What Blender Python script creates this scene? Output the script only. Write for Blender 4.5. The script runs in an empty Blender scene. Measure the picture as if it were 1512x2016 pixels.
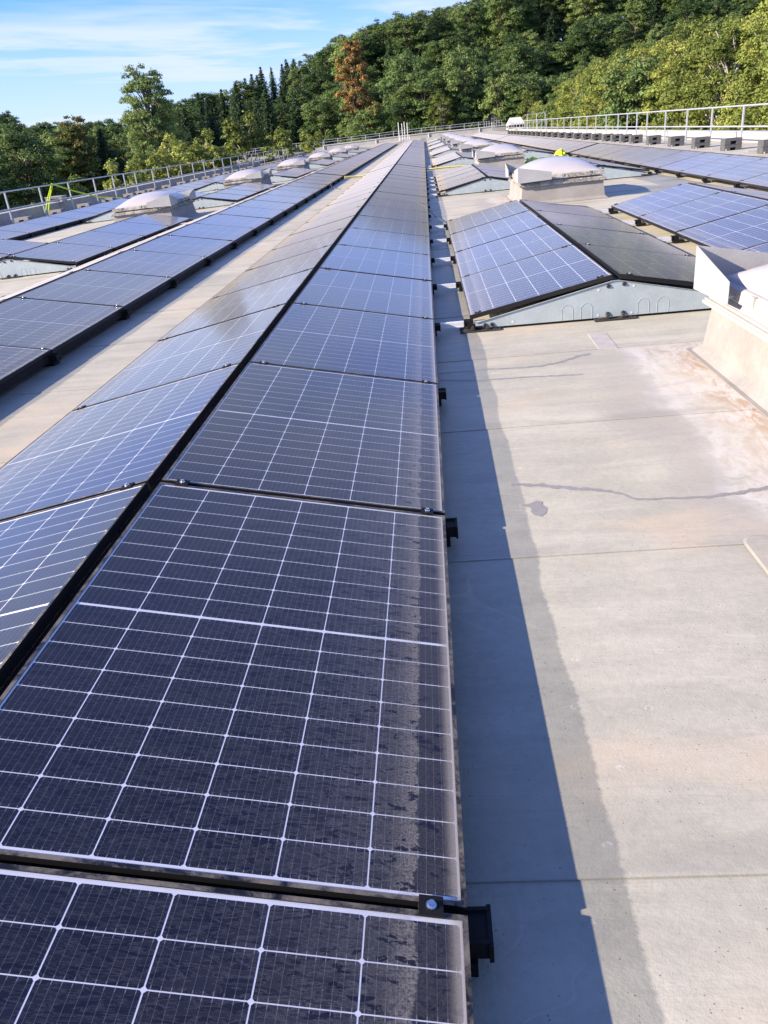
import bpy, math, random
import numpy as np
from mathutils import Matrix, Vector

random.seed(7)
RNG = np.random.default_rng(11)
S = bpy.context.scene
COL = S.collection

# ------------------------------------------------------------------ camera
cam_d = bpy.data.cameras.new("camera")
cam = bpy.data.objects.new("camera", cam_d)
COL.objects.link(cam)
_r = Vector((0.99493109, 0.04567638, -0.08958675))
_u = Vector((0.06018982, 0.44317644, 0.89441144))
_f = Vector((-0.08055622, 0.89526996, -0.43818077))
CAM = Vector((0.00668, -1.02655, 1.37685))
cam.matrix_world = Matrix(((_r.x, _u.x, -_f.x, CAM.x), (_r.y, _u.y, -_f.y, CAM.y), (_r.z, _u.z, -_f.z, CAM.z), (0, 0, 0, 1)))
cam_d.sensor_fit = 'VERTICAL'
cam_d.sensor_height = 36.0
cam_d.sensor_width = 27.0
cam_d.lens = 1522.62 / 2016 * 36.0
cam_d.clip_start = 0.03
cam_d.clip_end = 6000
S.camera = cam

# ------------------------------------------------------------------ light
SUN_TO = Vector((-0.258, -0.085, 0.125)).normalized()
SUN_EL = math.asin(SUN_TO.z)
SUN_ROT = math.atan2(SUN_TO.x, SUN_TO.y)
sun_d = bpy.data.lights.new("sun", 'SUN')
sun_d.energy = 5.0
sun_d.angle = math.radians(0.5)
sun_d.color = (1.0, 0.835, 0.65)
sun = bpy.data.objects.new("sun", sun_d)
COL.objects.link(sun)
sun.rotation_euler = (-SUN_TO).to_track_quat('-Z', 'Y').to_euler()
sun.location = (-40, -20, 40)

EXPOSURE = 1.25
S.view_settings.view_transform = 'Standard'
S.view_settings.look = 'None'
S.view_settings.exposure = EXPOSURE
S.view_settings.gamma = 1.0
S.view_settings.use_curve_mapping = False
S.cycles.use_denoising = True
S.cycles.max_bounces = 7
S.cycles.diffuse_bounces = 3
S.cycles.glossy_bounces = 3
S.cycles.transmission_bounces = 3
S.cycles.transparent_max_bounces = 10
S.cycles.caustics_reflective = False
S.cycles.caustics_refractive = False
S.cycles.sample_clamp_indirect = 6.0


class NT:
    """small wrapper to wire shader nodes"""
    def __init__(self, tree):
        self.t = tree
        tree.nodes.clear()

    def n(self, typ, **kw):
        nd = self.t.nodes.new(typ)
        for k, v in kw.items():
            setattr(nd, k, v)
        return nd

    def put(self, sock, v):
        if isinstance(v, bpy.types.NodeSocket):
            self.t.links.new(v, sock)
        elif isinstance(v, (tuple, list)) and len(v) == 3 and sock.type == 'RGBA':
            sock.default_value = (*v, 1)
        else:
            sock.default_value = v

    def m(self, op, a, b=None, c=None, clamp=False):
        nd = self.n('ShaderNodeMath', operation=op, use_clamp=clamp)
        self.put(nd.inputs[0], a)
        if b is not None:
            self.put(nd.inputs[1], b)
        if c is not None:
            self.put(nd.inputs[2], c)
        return nd.outputs[0]

    def vm(self, op, a, b=None):
        nd = self.n('ShaderNodeVectorMath', operation=op)
        self.put(nd.inputs[0], a)
        if b is not None:
            self.put(nd.inputs[1], b)
        return nd.outputs[0]

    def xyz(self, x, y, z=0.0):
        nd = self.n('ShaderNodeCombineXYZ')
        self.put(nd.inputs[0], x); self.put(nd.inputs[1], y); self.put(nd.inputs[2], z)
        return nd.outputs[0]

    def sep(self, v):
        nd = self.n('ShaderNodeSeparateXYZ')
        self.put(nd.inputs[0], v)
        return nd.outputs

    def noise(self, vec, scale, detail=3.0, rough=0.55, dist=0.0):
        nd = self.n('ShaderNodeTexNoise')
        self.put(nd.inputs['Vector'], vec)
        self.put(nd.inputs['Scale'], scale)
        nd.inputs['Detail'].default_value = detail
        nd.inputs['Roughness'].default_value = rough
        nd.inputs['Distortion'].default_value = dist
        return nd.outputs[0]

    def ss(self, v, a, b, lo=0.0, hi=1.0):
        nd = self.n('ShaderNodeMapRange', interpolation_type='SMOOTHSTEP')
        self.put(nd.inputs[0], v)
        for i, q in enumerate((a, b, lo, hi)):
            self.put(nd.inputs[1 + i], q)
        return nd.outputs[0]

    def mix(self, f, a, b, blend='MIX'):
        nd = self.n('ShaderNodeMix', data_type='RGBA', blend_type=blend)
        self.put(nd.inputs[0], f); self.put(nd.inputs[6], a); self.put(nd.inputs[7], b)
        return nd.outputs[2]

    def smix(self, f, a, b):
        nd = self.n('ShaderNodeMixShader')
        self.put(nd.inputs[0], f); self.put(nd.inputs[1], a); self.put(nd.inputs[2], b)
        return nd.outputs[0]

    def bump(self, h, strength, dist):
        nd = self.n('ShaderNodeBump')
        nd.inputs['Strength'].default_value = strength
        nd.inputs['Distance'].default_value = dist
        self.put(nd.inputs['Height'], h)
        return nd.outputs[0]

    def principled(self, color, rough=0.5, metal=0.0, spec=0.5, normal=None, ior=1.45):
        nd = self.n('ShaderNodeBsdfPrincipled')
        self.put(nd.inputs['Base Color'], color)
        self.put(nd.inputs['Roughness'], rough)
        self.put(nd.inputs['Metallic'], metal)
        self.put(nd.inputs['Specular IOR Level'], spec)
        self.put(nd.inputs['IOR'], ior)
        if normal is not None:
            self.put(nd.inputs['Normal'], normal)
        return nd.outputs[0]

    def out(self, sh):
        o = self.n('ShaderNodeOutputMaterial')
        self.t.links.new(sh, o.inputs['Surface'])


def material(name):
    m = bpy.data.materials.new(name)
    m.use_nodes = True
    return m, NT(m.node_tree)


# ------------------------------------------------------------------ sky with thin cloud bands
W_ = bpy.data.worlds.new("World")
S.world = W_
W_.use_nodes = True
w = NT(W_.node_tree)
sky = w.n('ShaderNodeTexSky', sky_type='NISHITA')
sky.sun_disc = False
sky.sun_elevation = SUN_EL
sky.sun_rotation = SUN_ROT
sky.altitude = 300
sky.air_density = 1.0
sky.dust_density = 0.3
sky.ozone_density = 4.0
geo = w.n('ShaderNodeTexCoord')
d = w.sep(geo.outputs['Generated'])
zz = w.m('ADD', w.m('MAXIMUM', d[2], 0.0), 0.055)
px = w.m('DIVIDE', d[0], zz)
py = w.m('DIVIDE', d[1], zz)
# bands of thin cloud, drawn out along one wind direction
ca, sa = math.cos(math.radians(38)), math.sin(math.radians(38))
qx = w.m('ADD', w.m('MULTIPLY', px, ca), w.m('MULTIPLY', py, sa))
qy = w.m('SUBTRACT', w.m('MULTIPLY', py, ca), w.m('MULTIPLY', px, sa))
n_band = w.noise(w.xyz(w.m('MULTIPLY', qx, 0.10), w.m('MULTIPLY', qy, 0.30), 3.7), 1.0, 5.0, 0.6, 0.5)
n_puff = w.noise(w.xyz(w.m('MULTIPLY', qx, 0.55), w.m('MULTIPLY', qy, 1.1), 1.2), 1.0, 5.0, 0.6, 0.3)
c1 = w.ss(n_band, 0.35, 0.57)
c2 = w.ss(n_puff, 0.36, 0.58)
cl = w.m('MULTIPLY', w.m('MULTIPLY', c1, w.m('ADD', w.m('MULTIPLY', c2, 0.75), 0.25), clamp=True), w.ss(d[2], 0.25, 0.65, 1.0, 0.2))
low = w.ss(d[2], 0.0, 0.19, 0.88, 0.0)
cl = w.m('MAXIMUM', cl, low)
cl = w.m('MULTIPLY', cl, 0.85)
skyc = w.mix(1.0, sky.outputs[0], (0.045, 0.070, 0.136), 'MULTIPLY')
cloudc = w.mix(cl, skyc, (0.352, 0.392, 0.462))
bg = w.n('ShaderNodeBackground')
w.put(bg.inputs[0], cloudc)
bg.inputs[1].default_value = 1.0
ow = w.n('ShaderNodeOutputWorld')
w.t.links.new(bg.outputs[0], ow.inputs[0])


# ------------------------------------------------------------------ roof shape
G = -0.125          # roof membrane below the panels' lower edge


def fx(x):
    return 0.0075 * x if x > 0 else (0.0 if x > -3.2 else -0.03 * (-3.2 - x))


def slope(x):
    return 0.0075 if x > 0 else (0.0 if x > -3.2 else 0.03)


def roof_z(x, y):
    return G + fx(x) + 0.0015 * y


# ------------------------------------------------------------------ mesh helpers
class MB:
    def __init__(self):
        self.v = []; self.f = []; self.m = []; self.uv = []; self.sm = []

    def face(self, pts, m=0, uv=None, smooth=False):
        i = len(self.v)
        self.v += [tuple(p) for p in pts]
        self.f.append(tuple(range(i, i + len(pts))))
        self.m.append(m); self.sm.append(smooth)
        self.uv += uv if uv else [(0.0, 0.0)] * len(pts)

    def box(self, x0, x1, y0, y1, z0, z1, m=0):
        c = [(x0, y0, z0), (x1, y0, z0), (x1, y1, z0), (x0, y1, z0), (x0, y0, z1), (x1, y0, z1), (x1, y1, z1), (x0, y1, z1)]
        self.hexa(c, m)

    def hexa(self, c, m=0):
        for q in ((3, 2, 1, 0), (4, 5, 6, 7), (0, 1, 5, 4), (1, 2, 6, 5), (2, 3, 7, 6), (3, 0, 4, 7)):
            self.face([c[k] for k in q], m)

    def prism(self, poly, y0, y1, m=0):
        """poly of (x,z), counter-clockwise seen from -y, swept along y"""
        n = len(poly)
        self.face([(x, y0, z) for x, z in poly], m)
        self.face([(x, y1, z) for x, z in reversed(poly)], m)
        for i in range(n):
            a, b = poly[i], poly[(i + 1) % n]
            self.face([(a[0], y0, a[1]), (a[0], y1, a[1]), (b[0], y1, b[1]), (b[0], y0, b[1])], m)

    def tube(self, path, r, n=8, m=0, cap=True, radii=None):
        path = [Vector(p) for p in path]
        rings = []
        up0 = None
        for i, p in enumerate(path):
            d = (path[min(i + 1, len(path) - 1)] - path[max(i - 1, 0)]).normalized()
            up = Vector((0, 0, 1)) if abs(d.z) < 0.95 else Vector((1, 0, 0))
            if up0 is not None:
                up = up0
            a = d.cross(up)
            if a.length < 1e-4:
                a = d.cross(Vector((0.3, 1, 0.2)))
            a.normalize(); b = d.cross(a).normalized()
            rr = radii[i] if radii else r
            rings.append([p + a * (rr * math.cos(t)) + b * (rr * math.sin(t)) for t in [2 * math.pi * k / n for k in range(n)]])
        for i in range(len(rings) - 1):
            for k in range(n):
                k2 = (k + 1) % n
                self.face([rings[i][k], rings[i + 1][k], rings[i + 1][k2], rings[i][k2]], m, smooth=True)
        if cap:
            self.face(list(reversed(rings[0])), m); self.face(rings[-1], m)

    def mesh(self, name, mats, weld=False):
        me = bpy.data.meshes.new(name)
        me.from_pydata(self.v, [], self.f)
        for mt in mats:
            me.materials.append(mt)
        me.polygons.foreach_set('material_index', self.m)
        me.polygons.foreach_set('use_smooth', self.sm)
        uvl = me.uv_layers.new(name='UVMap')
        uvl.data.foreach_set('uv', [c for q in self.uv for c in q])
        if weld:
            import bmesh
            bm = bmesh.new(); bm.from_mesh(me)
            bmesh.ops.remove_doubles(bm, verts=bm.verts, dist=1e-5)
            bmesh.ops.recalc_face_normals(bm, faces=bm.faces)
            bm.to_mesh(me); bm.free()
        me.update()
        return me


def ob(name, me, parent=None, loc=(0, 0, 0), rot=(0, 0, 0)):
    o = bpy.data.objects.new(name, me)
    o.location = loc; o.rotation_euler = rot
    COL.objects.link(o)
    if parent is not None:
        o.parent = parent
    return o


def tag(o, label=None, cat=None, group=None, kind=None):
    if label: o['label'] = label
    if cat: o['category'] = cat
    if group: o['group'] = group
    if kind: o['kind'] = kind
    return o


def thing(name, label, cat, loc=(0, 0, 0), rot=(0, 0, 0), group=None):
    return tag(ob(name, None, None, loc, rot), label, cat, group)


# ------------------------------------------------------------------ materials
def simple(name, col, rough=0.5, metal=0.0, spec=0.5, var=0.0, scale=6.0):
    m, n = material(name)
    c = col
    if var:
        tc = n.n('ShaderNodeTexCoord').outputs['Object']
        f = n.noise(tc, scale, 4.0, 0.6)
        f2 = n.noise(tc, scale * 9, 3.0, 0.6)
        k = n.m('ADD', n.m('MULTIPLY', f, 0.65), n.m('MULTIPLY', f2, 0.35))
        lo = tuple(q * (1 - var) for q in col); hi = tuple(min(1, q * (1 + var)) for q in col)
        c = n.mix(n.ss(k, 0.3, 0.7), lo, hi)
    n.out(n.principled(c, rough, metal, spec))
    return m


def roof_material():
    m, n = material("roof_membrane")
    P = n.n('ShaderNodeNewGeometry').outputs['Position']
    x, y, z = n.sep(P)
    big = n.noise(P, 0.9, 5.0, 0.6, 0.4)
    streak = n.noise(n.xyz(n.m('MULTIPLY', x, 1.3), n.m('MULTIPLY', y, 7.0), 0), 1.0, 5.0, 0.65, 0.6)
    fine = n.noise(P, 38.0, 4.0, 0.7)
    t = n.m('ADD', n.m('MULTIPLY', big, 0.5), n.m('ADD', n.m('MULTIPLY', streak, 0.3), n.m('MULTIPLY', fine, 0.2)))
    col = n.mix(n.ss(t, 0.34, 0.66), (0.325, 0.317, 0.259), (0.50, 0.480, 0.386))
    # sandy tone in patches
    sand = n.ss(n.noise(n.xyz(n.m('MULTIPLY', x, 0.6), n.m('MULTIPLY', y, 1.1), 8.0), 1.0, 4.0, 0.6, 0.8), 0.48, 0.72)
    col = n.mix(n.m('MULTIPLY', sand, 0.75), col, (0.505, 0.42, 0.305))
    # scuffs and pale marks
    sc = n.ss(n.noise(n.xyz(n.m('MULTIPLY', x, 3.0), n.m('MULTIPLY', y, 14.0), 2.0), 1.0, 6.0, 0.75, 1.5), 0.63, 0.75)
    col = n.mix(n.m('MULTIPLY', sc, 0.35), col, (0.56, 0.54, 0.515))
    # dark grains
    vo = n.n('ShaderNodeTexVoronoi'); vo.inputs['Scale'].default_value = 85.0; vo.inputs['Randomness'].default_value = 1.0
    n.put(vo.inputs['Vector'], n.xyz(x, n.m('MULTIPLY', y, 1.3), 0.0))
    pick = n.sep(vo.outputs['Color'])
    dots = n.m('MULTIPLY', n.ss(n.m('SUBTRACT', vo.outputs['Distance'], n.m('MULTIPLY', pick[1], 0.16)), 0.03, 0.12, 1.0, 0.0), n.ss(pick[0], 0.70, 0.74))
    keep = n.ss(n.noise(n.xyz(x, y, 5.0), 21.0, 2.0), 0.42, 0.54)
    col = n.mix(n.m('MULTIPLY', n.m('MULTIPLY', dots, keep), 0.72), col, (0.11, 0.105, 0.10))
    # pale drip rings
    vr = n.n('ShaderNodeTexVoronoi'); vr.inputs['Scale'].default_value = 7.5
    n.put(vr.inputs['Vector'], n.xyz(n.m('ADD', x, 3.3), n.m('MULTIPLY', y, 1.0), 0.0))
    ring = n.m('MULTIPLY', n.ss(vr.outputs['Distance'], 0.030, 0.075), n.ss(vr.outputs['Distance'], 0.085, 0.11, 1.0, 0.0))
    ring = n.m('MULTIPLY', ring, n.ss(n.noise(n.xyz(x, y, 9.0), 55.0, 2.0), 0.45, 0.6))
    near = n.m('MULTIPLY', n.ss(x, 0.05, 0.25), n.ss(x, 0.45, 0.75, 1.0, 0.0))
    col = n.mix(n.m('MULTIPLY', n.m('MULTIPLY', ring, near), 0.6), col, (0.6, 0.585, 0.56))
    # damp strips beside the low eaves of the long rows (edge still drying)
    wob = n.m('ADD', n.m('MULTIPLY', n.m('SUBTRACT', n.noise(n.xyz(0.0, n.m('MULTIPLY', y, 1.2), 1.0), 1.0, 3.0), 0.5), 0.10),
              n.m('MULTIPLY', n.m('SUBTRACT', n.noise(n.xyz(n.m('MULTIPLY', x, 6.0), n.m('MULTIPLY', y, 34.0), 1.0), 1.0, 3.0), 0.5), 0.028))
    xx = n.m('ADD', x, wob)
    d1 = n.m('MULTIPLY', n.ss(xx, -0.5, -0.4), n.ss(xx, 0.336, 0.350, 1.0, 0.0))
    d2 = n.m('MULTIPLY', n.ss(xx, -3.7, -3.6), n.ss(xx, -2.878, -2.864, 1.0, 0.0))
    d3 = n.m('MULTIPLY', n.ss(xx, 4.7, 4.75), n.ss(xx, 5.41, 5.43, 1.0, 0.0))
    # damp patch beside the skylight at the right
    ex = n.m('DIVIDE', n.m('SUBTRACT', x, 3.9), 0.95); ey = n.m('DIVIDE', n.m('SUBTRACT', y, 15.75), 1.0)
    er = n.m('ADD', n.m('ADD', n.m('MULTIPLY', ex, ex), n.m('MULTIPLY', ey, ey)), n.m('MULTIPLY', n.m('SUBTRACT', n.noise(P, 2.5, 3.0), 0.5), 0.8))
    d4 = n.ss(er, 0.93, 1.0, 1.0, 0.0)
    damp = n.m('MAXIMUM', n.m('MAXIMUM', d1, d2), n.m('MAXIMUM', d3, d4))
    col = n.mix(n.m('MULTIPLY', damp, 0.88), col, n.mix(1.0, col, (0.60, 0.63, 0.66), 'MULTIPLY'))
    # rust and lime stain that has run off the skylight curbs on the right
    yl = n.m('SUBTRACT', n.m('MODULO', n.m('ADD', y, 16.14), 12.76), 6.38)
    wy = n.m('MULTIPLY', n.ss(yl, -1.9, -1.0), n.ss(yl, 1.15, 1.55, 1.0, 0.0))
    wn = n.m('MULTIPLY', n.m('SUBTRACT', n.noise(P, 1.7, 4.0, 0.6, 0.5), 0.5), 0.55)
    dd = n.m('ADD', n.m('SUBTRACT', 1.78, x), wn)
    side = n.m('MULTIPLY', n.m('MULTIPLY', n.ss(dd, 0.52, 0.58, 1.0, 0.0), n.ss(x, 1.9, 2.0, 1.0, 0.0)), wy)
    lime = n.m('MULTIPLY', side, n.ss(n.noise(n.xyz(n.m('MULTIPLY', x, 3.0), n.m('MULTIPLY', y, 2.0), 0), 2.0, 5.0, 0.7, 1.0), 0.3, 0.6))
    col = n.mix(n.m('MULTIPLY', lime, 0.7), col, (0.56, 0.545, 0.52))
    rn = n.noise(n.xyz(n.m('MULTIPLY', x, 4.0), n.m('MULTIPLY', y, 1.5), 4.0), 2.2, 6.0, 0.75, 1.2)
    rust = n.m('MULTIPLY', n.m('MULTIPLY', side, n.ss(rn, 0.42, 0.60)), n.ss(dd, 0.10, 0.48, 1.0, 0.0))
    col = n.mix(n.m('MULTIPLY', rust, 0.75), col, (0.34, 0.22, 0.12))
    # grey ponding mark between the stain and the rows
    pond = n.m('MULTIPLY', n.m('MULTIPLY', n.ss(dd, 0.46, 0.52), n.ss(dd, 0.62, 0.95, 1.0, 0.0)), wy)
    col = n.mix(n.m('MULTIPLY', pond, 0.55), col, (0.33, 0.315, 0.29))
    # tide lines left by drying puddles
    tn = n.noise(n.xyz(n.m('MULTIPLY', x, 0.8), n.m('MULTIPLY', y, 1.5), 12.0), 1.0, 3.0, 0.5, 0.7)
    td = n.m('ABSOLUTE', n.m('SUBTRACT', n.m('FRACT', n.m('MULTIPLY', tn, 7.0)), 0.5))
    tl = n.m('MULTIPLY', n.ss(td, 0.010, 0.035, 1.0, 0.0), n.ss(n.noise(P, 1.3, 3.0), 0.45, 0.62))
    col = n.mix(n.m('MULTIPLY', tl, 0.18), col, (0.58, 0.53, 0.46))
    col = n.mix(n.m('MULTIPLY', n.m('MULTIPLY', n.ss(td, 0.03, 0.2, 1.0, 0.0), n.ss(n.noise(P, 0.9, 3.0), 0.45, 0.62)), 0.16), col, (0.25, 0.235, 0.21))
    # dirt caught along the welded overlaps
    ph = n.m('FRACT', n.m('DIVIDE', n.m('ADD', y, 1409.85), 1.41))
    band = n.m('MULTIPLY', n.m('MULTIPLY', n.ss(ph, 0.003, 0.012), n.ss(ph, 0.03, 0.10, 1.0, 0.0)), n.ss(n.noise(n.xyz(n.m('MULTIPLY', x, 1.4), n.m('MULTIPLY', y, 3.0), 3.0), 1.0, 4.0, 0.6), 0.38, 0.62))
    col = n.mix(n.m('MULTIPLY', band, 0.35), col, (0.22, 0.21, 0.20))
    line = n.m('MAXIMUM', n.ss(ph, 0.0, 0.0035, 1.0, 0.0), n.ss(ph, 0.9965, 1.0))
    col = n.mix(n.m('MULTIPLY', line, 0.36), col, (0.14, 0.135, 0.125))
    # footprints and rub marks
    fpn = n.ss(n.noise(n.xyz(n.m('MULTIPLY', x, 2.2), n.m('MULTIPLY', y, 2.2), 21.0), 1.0, 6.0, 0.78, 2.2), 0.60, 0.70)
    col = n.mix(n.m('MULTIPLY', fpn, 0.22), col, (0.27, 0.26, 0.245))
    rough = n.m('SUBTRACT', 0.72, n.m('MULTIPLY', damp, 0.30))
    h = n.m('ADD', n.m('MULTIPLY', fine, 0.5), n.m('ADD', n.m('MULTIPLY', n.noise(P, 150.0, 3.0, 0.7), 0.5), n.m('ADD', n.m('MULTIPLY', big, 4.0), n.m('MULTIPLY', streak, 2.5))))
    n.out(n.principled(col, rough, 0, 0.35, n.bump(h, 0.45, 0.004)))
    return m


def dust_nodes(n, fine=True):
    """dust cover of a pane in its own (down-slope, along-row) metres; returns cover, tint"""
    uv = n.n('ShaderNodeUVMap', uv_map='UVMap').outputs[0]
    u, v, _ = n.sep(uv)
    rnd = n.m('MULTIPLY', n.n('ShaderNodeObjectInfo').outputs['Random'], 97.0)
    un = n.m('DIVIDE', u, 1.112)
    base = n.m('ADD', 0.002, n.m('MULTIPLY', n.m('MULTIPLY', un, un), 0.035))
    ripple = n.noise(n.xyz(n.m('MULTIPLY', u, 13.0), n.m('MULTIPLY', v, 62.0), rnd), 1.0, 4.0, 0.65, 1.6)
    vein = n.ss(n.m('ABSOLUTE', n.m('SUBTRACT', ripple, 0.5)), 0.008, 0.04, 1.0, 0.0)
    base = n.m('ADD', n.m('MULTIPLY', base, n.ss(ripple, 0.30, 0.68, 0.15, 1.9)), n.m('MULTIPLY', vein, n.m('ADD', 0.035, n.m('MULTIPLY', un, 0.065))))
    e1 = n.noise(n.xyz(0.0, n.m('MULTIPLY', v, 13.0), rnd), 1.0, 5.0, 0.7)
    edge = n.m('ADD', 0.918, n.m('MULTIPLY', n.m('SUBTRACT', e1, 0.5), 0.05))
    clean = n.ss(n.m('SUBTRACT', un, edge), -0.002, 0.004)
    mott = n.noise(n.xyz(n.m('MULTIPLY', u, 1.0), v, rnd), 210.0, 4.0, 0.8)
    strip = n.m('MULTIPLY', n.m('ADD', n.ss(un, 0.60, 0.92, 0.0, 0.07), n.ss(un, 0.855, 0.93, 0.0, 0.22)), n.ss(mott, 0.36, 0.64, 0.2, 1.5))
    cov = n.m('ADD', base, strip)
    sp = n.noise(n.xyz(n.m('MULTIPLY', u, 24.0), n.m('MULTIPLY', v, 52.0), n.m('ADD', rnd, 40.0)), 1.0, 3.0, 0.6, 0.3)
    spots = n.ss(n.m('ADD', sp, n.ss(un, 0.2, 0.7, -0.06, 0.0)), 0.605, 0.63)
    cov = n.m('MULTIPLY', cov, n.m('SUBTRACT', 1.0, n.m('MULTIPLY', spots, 0.93)))
    cov = n.m('MULTIPLY', cov, n.m('SUBTRACT', 1.0, n.m('MULTIPLY', clean, 0.80)))
    silt = n.m('MULTIPLY', n.ss(un, 0.968, 0.998), 0.5)
    cov = n.m('ADD', cov, silt, clamp=True)
    # a thin dust film: its optical depth grows along the slanted path through it
    gm = n.n('ShaderNodeNewGeometry')
    dp = n.n('ShaderNodeVectorMath', operation='DOT_PRODUCT')
    n.put(dp.inputs[0], gm.outputs['Incoming']); n.put(dp.inputs[1], gm.outputs['Normal'])
    cs_ = n.m('MAXIMUM', n.m('ABSOLUTE', dp.outputs['Value']), 0.02)
    film = n.m('SUBTRACT', 1.0, n.m('EXPONENT', n.m('DIVIDE', n.m('MULTIPLY', n.ss(ripple, 0.2, 0.8, -0.6, -1.4), 0.0085), n.m('POWER', cs_, 1.72))))
    tint = n.mix(n.ss(un, 0.75, 0.97), (0.40, 0.40, 0.41), (0.47, 0.42, 0.34))
    return u, v, un, cov, tint, film


def glass_material():
    m, n = material("panel_glass")
    u, v, un, cov, tint, film = dust_nodes(n)
    tr = n.n('ShaderNodeBsdfTransparent')
    df = n.n('ShaderNodeBsdfDiffuse'); n.put(df.inputs[0], tint)
    body = n.smix(cov, tr.outputs[0], df.outputs[0])
    gl = n.n('ShaderNodeBsdfGlossy'); gl.inputs['Roughness'].default_value = 0.10
    n.put(gl.inputs['Color'], (0.95, 0.97, 1.0))
    fr = n.n('ShaderNodeFresnel')   # thin pane: the same reflectance from both faces
    n.put(fr.inputs[0], n.m('ADD', 1.47, n.m('MULTIPLY', n.n('ShaderNodeNewGeometry').outputs['Backfacing'], 1 / 1.47 - 1.47)))
    n.out(n.smix(film, n.smix(fr.outputs[0], body, gl.outputs[0]), df.outputs[0]))
    return m


def cell_material():
    m, n = material("silicon_cell")
    uv = n.n('ShaderNodeUVMap', uv_map='UVMap').outputs[0]
    u, v, _ = n.sep(uv)
    # busbars: ten thin silver ribbons along the row direction, with solder dots near the ends
    k = n.m('MULTIPLY', u, 10.0)
    fr = n.m('ABSOLUTE', n.m('SUBTRACT', n.m('FRACT', k), 0.5))
    bar = n.ss(fr, 0.018, 0.040, 1.0, 0.0)
    ve = n.m('ABSOLUTE', n.m('SUBTRACT', v, 0.5))
    endm = n.m('MULTIPLY', n.ss(ve, 0.40, 0.43), n.ss(fr, 0.03, 0.055, 1.0, 0.0))
    bar = n.m('MAXIMUM', n.m('MULTIPLY', bar, 0.24), n.m('MULTIPLY', endm, 0.60))
    rn = n.n('ShaderNodeObjectInfo').outputs['Random']
    c0 = n.mix(rn, (0.006, 0.0065, 0.013), (0.008, 0.009, 0.018))
    n.out(n.principled(n.mix(bar, c0, (0.34, 0.36, 0.41)), 0.4, 0, 0.05))
    return m


def far_panel_material():
    m, n = material("panel_face_far")
    u, v, un, cov, tint, film = dust_nodes(n, False)
    cu = n.m('ABSOLUTE', n.m('SUBTRACT', n.m('FRACT', n.m('DIVIDE', n.m('SUBTRACT', u, 0.0040), 0.1840)), 0.5))
    cv = n.m('ABSOLUTE', n.m('SUBTRACT', n.m('FRACT', n.m('DIVIDE', n.m('SUBTRACT', v, 0.013), 0.0930)), 0.5))
    l = n.m('MAXIMUM', n.ss(cu, 0.486, 0.492), n.ss(cv, 0.482, 0.488))
    mid = n.ss(n.m('ABSOLUTE', n.m('SUBTRACT', v, 0.85)), 0.004, 0.006, 1.0, 0.0)
    brd = n.m('MAXIMUM', n.ss(n.m('ABSOLUTE', n.m('SUBTRACT', v, 0.85)), 0.836, 0.838), n.ss(n.m('ABSOLUTE', n.m('SUBTRACT', u, 0.556)), 0.550, 0.551))
    l = n.m('MAXIMUM', n.m('MAXIMUM', l, mid), brd)
    c = n.mix(l, (0.012, 0.0135, 0.028), (0.62, 0.64, 0.66))
    c = n.mix(cov, c, tint)
    df = n.n('ShaderNodeBsdfDiffuse'); n.put(df.inputs[0], tint)
    n.out(n.smix(film, n.principled(c, 0.10, 0, 0.5, ior=1.47), df.outputs[0]))
    return m


def frame_material():
    m, n = material("black_frame")
    P = n.n('ShaderNodeNewGeometry')
    pos = P.outputs['Position']
    nz = n.sep(P.outputs['Normal'])[2]
    f = n.noise(pos, 9.0, 5.0, 0.7, 0.8)
    f2 = n.noise(pos, 70.0, 3.0, 0.7)
    d = n.m('MULTIPLY', n.ss(n.m('ADD', n.m('MULTIPLY', f, 0.75), n.m('MULTIPLY', f2, 0.25)), 0.40, 0.62), n.ss(nz, 0.5, 0.9))
    c = n.mix(n.m('MULTIPLY', d, 0.55), (0.010, 0.0105, 0.012), (0.30, 0.26, 0.20))
    n.out(n.principled(c, n.m('ADD', 0.30, n.m('MULTIPLY', d, 0.4)), 0, 0.5))
    return m


def lichen_material():
    m, n = material("weathered_white_rim")
    P = n.n('ShaderNodeTexCoord').outputs['Object']
    a = n.noise(P, 5.0, 4.0, 0.6, 0.6)
    b = n.noise(P, 42.0, 5.0, 0.75, 0.5)
    k = n.m('MULTIPLY', n.ss(a, 0.30, 0.52), n.ss(b, 0.42, 0.56))
    y = n.ss(n.noise(P, 3.0, 3.0, 0.6), 0.45, 0.65)
    base = n.mix(n.m('MULTIPLY', y, 0.5), (0.42, 0.405, 0.37), (0.36, 0.31, 0.22))
    n.out(n.principled(n.mix(n.m('MULTIPLY', k, 0.88), base, (0.075, 0.07, 0.055)), 0.75, 0, 0.3))
    return m


def leaf_material(name, lo, hi, yellow, ymix):
    m, n = material(name)
    at = n.n('ShaderNodeAttribute', attribute_name='tint')
    t, q, _ = n.sep(at.outputs['Vector'])
    rn = n.n('ShaderNodeObjectInfo').outputs['Random']
    c = n.mix(t, lo, hi)
    yf = n.m('MULTIPLY', n.ss(n.m('ADD', n.m('MULTIPLY', q, 0.6), n.m('MULTIPLY', rn, 0.5)), 0.45, 1.0), ymix)
    c = n.mix(yf, c, yellow)
    g = n.n('ShaderNodeHueSaturation')
    n.put(g.inputs['Color'], c)
    n.put(g.inputs['Value'], n.m('ADD', 0.66, n.m('MULTIPLY', rn, 0.68)))
    c = g.outputs[0]
    p = n.principled(c, 0.55, 0, 0.25)
    tl = n.n('ShaderNodeBsdfTranslucent'); n.put(tl.inputs[0], c)
    n.out(n.smix(0.33, p, tl.outputs[0]))
    return m


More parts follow.
